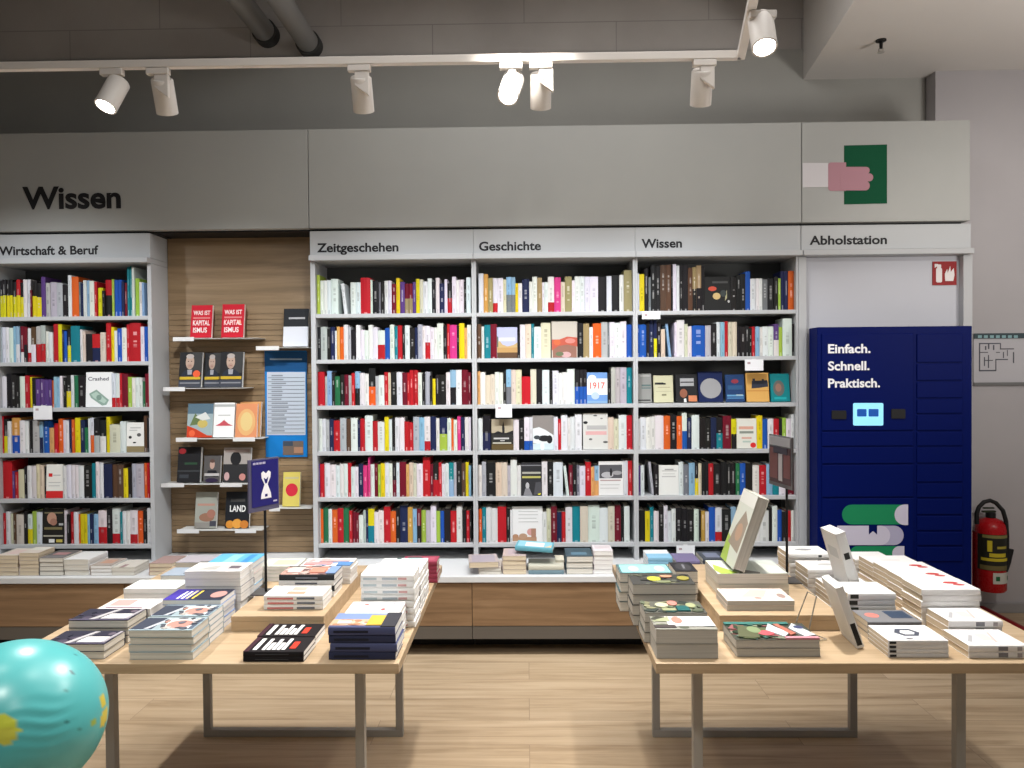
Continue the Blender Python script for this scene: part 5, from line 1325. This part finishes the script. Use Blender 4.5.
MB().tube([(x - .06, y + .05, ZT + .004), (x + .0, y + .06, ZT + .004), (x + .03, y + .0, ZT + .004), (x - .045, y - .03, ZT + .004)], .0022, 8).build('foot', M_WIRE, st, smooth=True)

# -- the ledge under the bookcases
ZL = Z_LEDGE + 0.0003
CB = [(.62, .55, .48), (.5, .42, .38)]
L_ = lambda s: 'the ' + s
stack(L_('reddish paged ledge stack at the picture edge end below Wirtschaft'), -4, 17.5, 555.5, 4.44, 5, ZL, covers=CB, portrait=True, spine='left', pages='B', art=[(.2, .2, .8, .8, (.64, .5, .46))])
stack(L_('tall reddish ledge stack second below Wirtschaft'), 19, 38, 553, 4.44, 6, ZL, covers=CB, portrait=True, spine='left', pages='B', art=[(.1, .5, .9, .9, (.66, .64, .58))])
stack(L_('ledge stack with a dark grey cover below Wirtschaft'), 38.8, 62.5, 558, 4.44, 4, ZL, cover=(.13, .125, .12), portrait=True, spine='left', pages='C', art=[(.2, .4, .8, .7, (.4, .22, .22)), (.0, .0, 1, .3, (.2, .19, .19))])
stack(L_('ledge stack with a clean white cover below Wirtschaft'), 63.4, 88, 559.5, 4.44, 3, ZL, cover=(.7, .69, .68), portrait=True, spine='right', pages='C')
stack(L_('ledge stack with a brown cover beside the white one'), 90, 111, 565.5, 4.44, 3, ZL, cover=(.4, .34, .3), portrait=True, spine='left', pages='W', art=[(.2, .3, .8, .8, (.5, .3, .22))])
stack(L_('low cream ledge stack beside the brown cover'), 112, 134, 567.5, 4.44, 2, ZL, cover=(.6, .56, .5), portrait=True, spine='left', pages='C', art=[(.3, .0, .5, .4, (.3, .2, .2))])
stack(L_('pinkish ledge stack below the wooden wall'), 149, 172, 563.5, 4.44, 3, ZL, cover=(.38, .26, .24), portrait=True, spine='left', pages='B')
zm, _ = stack(L_('low ledge pair below the Geschichte post, with pinkish cover'), 478.5, 501, 567.5, 4.44, 2, ZL, cover=(.56, .5, .45), portrait=True, spine='left', pages='C')
book('stacked_book', 'pinkish book lying askew on the low ledge pair', SG, (at(483, 567, 4.5).x, 4.53, zm + 0.001), .17, .2, .032, (.4, .34, .34), 'right', 'B', [(.1, .1, .9, .9, (.34, .3, .34))], (0, 0, .1))
stack(L_('pinkish ledge stack beside the tilted light blue book'), 502.7, 526, 556, 4.44, 4, ZL, covers=[(.45, .36, .34), (.5, .42, .36)], portrait=True, spine='left', pages='B', art=[(.2, .2, .9, .9, (.42, .34, .36))])
zm, _ = stack(L_('blue grey ledge pair under the tilted light blue book'), 528.5, 564, 566, 4.44, 2, ZL, cover=(.24, .3, .33), covers=[(.5, .48, .4), (.16, .24, .28)], spine='front', pages='C', depth=.18)
book('stacked_book', 'light blue book lying tilted on the ledge below Geschichte', SG, (at(535, 557, 4.52).x, 4.55, 0.592), .22, .16, .026, (.12, .34, .42), 'front', 'C', [(.05, .1, .95, .95, (.25, .5, .6)), (.25, .15, .75, .75, (.76, .73, .74)), ([(.78, .1), (.95, .1), (.95, .5)], (.65, .5, .3))], (.0, .05, -.1))
stack(L_('small cream pile beside the tilted light blue book'), 555.5, 564.3, 560, 4.52, 2, zm, cover=(.6, .56, .45), spine='back', pages='C', depth=.12)
stack(L_('ledge stack with a dark teal cover below Geschichte'), 566.5, 593, 556.5, 4.44, 3, ZL, cover=(.05, .08, .1), portrait=True, spine='left', pages='C', art=[(.2, .2, .8, .5, (.1, .18, .24))])
stack(L_('white ledge stack at the end near the other table'), 594, 613, 551, 4.44, 5, ZL, cover=(.62, .58, .6), portrait=True, spine='left', pages='W', art=[(.1, .4, .9, .9, (.55, .48, .5))])
stack(L_('light blue and white ledge stack behind the turquoise table stack'), 648, 672.5, 557.5, 4.46, 4, ZL, cover=(.25, .48, .66), spine='front', pages='W', depth=.19, art=[(0, .5, 1, 1, (.74, .76, .78))])
stack(L_('violet dark ledge stack below the hanging price card'), 676, 700, 561, 4.46, 4, ZL, cover=(.2, .17, .3), spine='front', pages='C', depth=.19)
stack(L_('dark ledge stack behind the small riser'), 703, 727, 559, 4.46, 4, ZL, cover=(.07, .08, .1), spine='front', pages='C', depth=.19, art=[(.2, .2, .8, .8, (.2, .22, .3))])


# ---------------------------------------------------------------- sign holders on the tables
def sign_holder(lab, base_px, Ybase, pole_top, A, B, face, back, emblem, base_z):
    bx = at(base_px[0], base_px[1], Ybase).x
    t = thing('sign_holder', lab, 'sign holder', (bx, Ybase, base_z), 'sign holders on the tables')
    MB().box(bx - .045, bx + .045, Ybase - .045, Ybase + .045, base_z + .0004, base_z + .005).build('base', mat((.1, .1, .11), .35, .5), t, bevel=.001)
    MB().tube([(bx, Ybase, base_z + .005), (bx, Ybase, pole_top)], .005, 12).build('pole', M_BLACK, t, smooth=True)
    return t, bx


s1y = 2.88
t, bx = sign_holder('table sign with a violet blue panel and white hourglass shape', (266, 590), s1y, at(266, 500, s1y).z, 0, 0, 0, 0, 0, ZR)
h2 = .2
ang = R(-52)
cz = at(265, 484, s1y).z
Ms = Matrix.Translation((bx, s1y - .012, cz)) @ Matrix.Rotation(R(60), 4, 'Z')
w2 = .072
PUR = mat((.02, .018, .16), .3)


def plate(mb, x0, x1, z0, z1, y0, y1, m=0):
    mb.box(x0, x1, y0, y1, z0, z1, m, Ms)


mb = MB()
plate(mb, -w2, w2, -.098, .098, -.003, .003)
pn = mb.build('panel', mat((.1, .095, .16), .3), t, bevel=.001)
mb = MB()
plate(mb, -w2 + .014, w2 - .005, -.08, .092, -.0042, -.0031, 0)
mb.build('printed_sheet', PUR, t)
mb = MB()
o_, u_, v_ = Ms @ Vector((0, -.0044, 0)), Ms.to_3x3() @ Vector((1, 0, 0)), Vector((0, 0, 1))
nrm = Ms.to_3x3() @ Vector((0, -.0006, 0))
hg = [(-.036, .052), (-.02, .06), (0, .048), (.02, .06), (.036, .052), (.034, .03), (.012, .0), (.036, -.04), (.04, -.062), (-.04, -.062), (-.036, -.04), (-.012, .0), (-.034, .03)]
hg = [(a * .62, b * .85) for a, b in hg]
mb.prism(hg, o_ + u_ * .008, u_, v_, nrm, 0)
mb.prism([(-.011, .026), (0, .019), (.011, .029), (.004, .004), (-.004, .004)], o_ + u_ * .008 + nrm, u_, v_, nrm, 1)
mb.prism([(-.006, -.036), (.006, -.036), (.006, -.046), (-.006, -.046)], o_ + u_ * .008 + nrm, u_, v_, nrm, 1)
for k, (a, b) in enumerate(((-.052, -.04), (-.037, -.026), (-.023, -.011), (-.008, .006))):
    mb.prism([(a, .078), (b, .078), (b, .086), (a, .086)], o_, u_, v_, nrm, 2)
mb.prism([(.042, -.07), (.06, -.07), (.06, -.064), (.042, -.064)], o_, u_, v_, nrm, 2)
mb.build('symbol', [M_TXTW, PUR, mat((.45, .43, .6), .5)], t)
Ms = None

s2y = 3.02
t, bx = sign_holder('table sign with dark reddish photo panel seen edge on', (787, 585), s2y, at(783, 482, s2y).z, 0, 0, 0, 0, 0, ZR)
cz = at(781, 461, s2y).z
Ms = Matrix.Translation((bx - .026, s2y - .012, cz)) @ Matrix.Rotation(R(-81), 4, 'Z')
w2 = .092
mb = MB()
plate(mb, -w2, w2, -.1, .1, -.004, .004)
mb.build('panel', mat((.1, .095, .1), .18, .1), t, bevel=.001)
mb = MB()
for (a, b, c_, d_, k) in ((-.084, .084, -.085, .055, 0), (-.08, -.02, -.07, .05, 1), (-.01, .02, -.075, .05, 2), (.03, .08, -.06, .03, 1), (-.084, .084, .06, .095, 3), (-.05, .06, .03, .055, 4)):
    plate(mb, a, b, c_, d_, -.0052 - .0004 * k, -.0041, k)
mb.build('printed_sheet', [mat((.06, .03, .035), .2), mat((.14, .05, .05), .2), mat((.4, .38, .4), .2), mat((.3, .3, .32), .2), mat((.03, .025, .04), .2)], t)
MB().box(-.03, .03, -.03, .03, -.001, 0).build('clip', M_BLACK, t, world=False).location = (0, 0, .0015)

# ---------------------------------------------------------------- inflatable globe on a stand
YGL = 1.7
gc = at(15, 721, YGL)
rg = 85 * YGL / FPX
import bmesh
bm = bmesh.new()
bmesh.ops.create_uvsphere(bm, u_segments=128, v_segments=80, radius=1.0)
tgt = []
for (px, py, rad, col) in ((-2, 732, .16, (.5, .55, .05)), (4, 738, .09, (.5, .5, .06)), (103, 700, .1, (.62, .5, .05)), (105, 716, .11, (.62, .5, .05)), (104, 735, .1, (.55, .48, .05)), (94, 722, .05, (.3, .4, .06)), (71.5, 672.5, .022, (.01, .08, .1)), (67, 721, .03, (.03, .17, .17)), (29, 650, .02, (.12, .13, .4)), (76, 655, .016, (.02, .1, .12)), (56, 682, .012, (.03, .2, .2)), (66, 690, .014, (.03, .22, .22)), (30, 686, .012, (.03, .22, .22)), (80, 730, .016, (.05, .25, .22))):
    d = ray(px, py).normalized()
    o0 = Vector((0, 0, CAM_H)) - gc
    S = Vector((rg, rg, rg * .93))
    oo, dd = Vector((o0.x / S.x, o0.y / S.y, o0.z / S.z)), Vector((d.x / S.x, d.y / S.y, d.z / S.z))
    A_, B_, C_ = dd.dot(dd), 2 * oo.dot(dd), oo.dot(oo) - 1
    disc = B_ * B_ - 4 * A_ * C_
    k = (-B_ - math.sqrt(disc)) / (2 * A_) if disc > 0 else -B_ / (2 * A_)
    tgt.append(((oo + dd * k).normalized(), rad, col))
wr = ray(48, 720).normalized()
oo = (gc - Vector((0, 0, CAM_H)))
wc = (Vector((0, 0, CAM_H)) + wr * (oo.length * .9) - gc).normalized()
for v in bm.verts:
    n = v.co.normalized()
    v.co = Vector((n.x * rg, n.y * rg, n.z * rg * .93))
    q = max(0, 1 - (n - wc).length / .45)
    v.co += n * (0.0018 * q * math.sin(n.z * 48 + 3 * math.sin(n.x * 9)))
me = bpy.data.meshes.new('inflatable_globe')
bm.to_mesh(me)
bm.free()
me.polygons.foreach_set('use_smooth', [True] * len(me.polygons))
ca = me.color_attributes.new('Col', 'FLOAT_COLOR', 'POINT')
buf = []
for v in me.vertices:
    n = Vector((v.co.x / rg, v.co.y / rg, v.co.z / rg / .93)).normalized()
    c = (.085, .44, .45)
    for g, rad, col in tgt:
        w = rad * (1 + .25 * math.sin(9 * n.x + 11 * n.z))
        if (n - g).length < w:
            c = col
    buf += [*c, 1]
ca.data.foreach_set('color', buf)
gm = colour_attr('glossy_vinyl', .33, .5, 2)
me.materials.append(gm)
gl = bpy.data.objects.new('globe', me)
C.objects.link(gl)
gl.location = gc
tag(gl, 'shiny turquoise inflatable globe in the lower corner of the room view', 'globe')
pd = thing('display_pedestal', 'round white pedestal carrying the globe', 'pedestal', (gc.x, gc.y, 0))
MB().lathe([(0, 0), (.2, 0), (.2, .02), (.05, .03), (.05, gc.z - rg * .93 - .02), (.12, gc.z - rg * .93 - .012), (.12, gc.z - rg * .93 + .003), (0, gc.z - rg * .93 - .004)], (gc.x, gc.y, 0), 32).build('column', M_WHITE, pd, smooth=True)
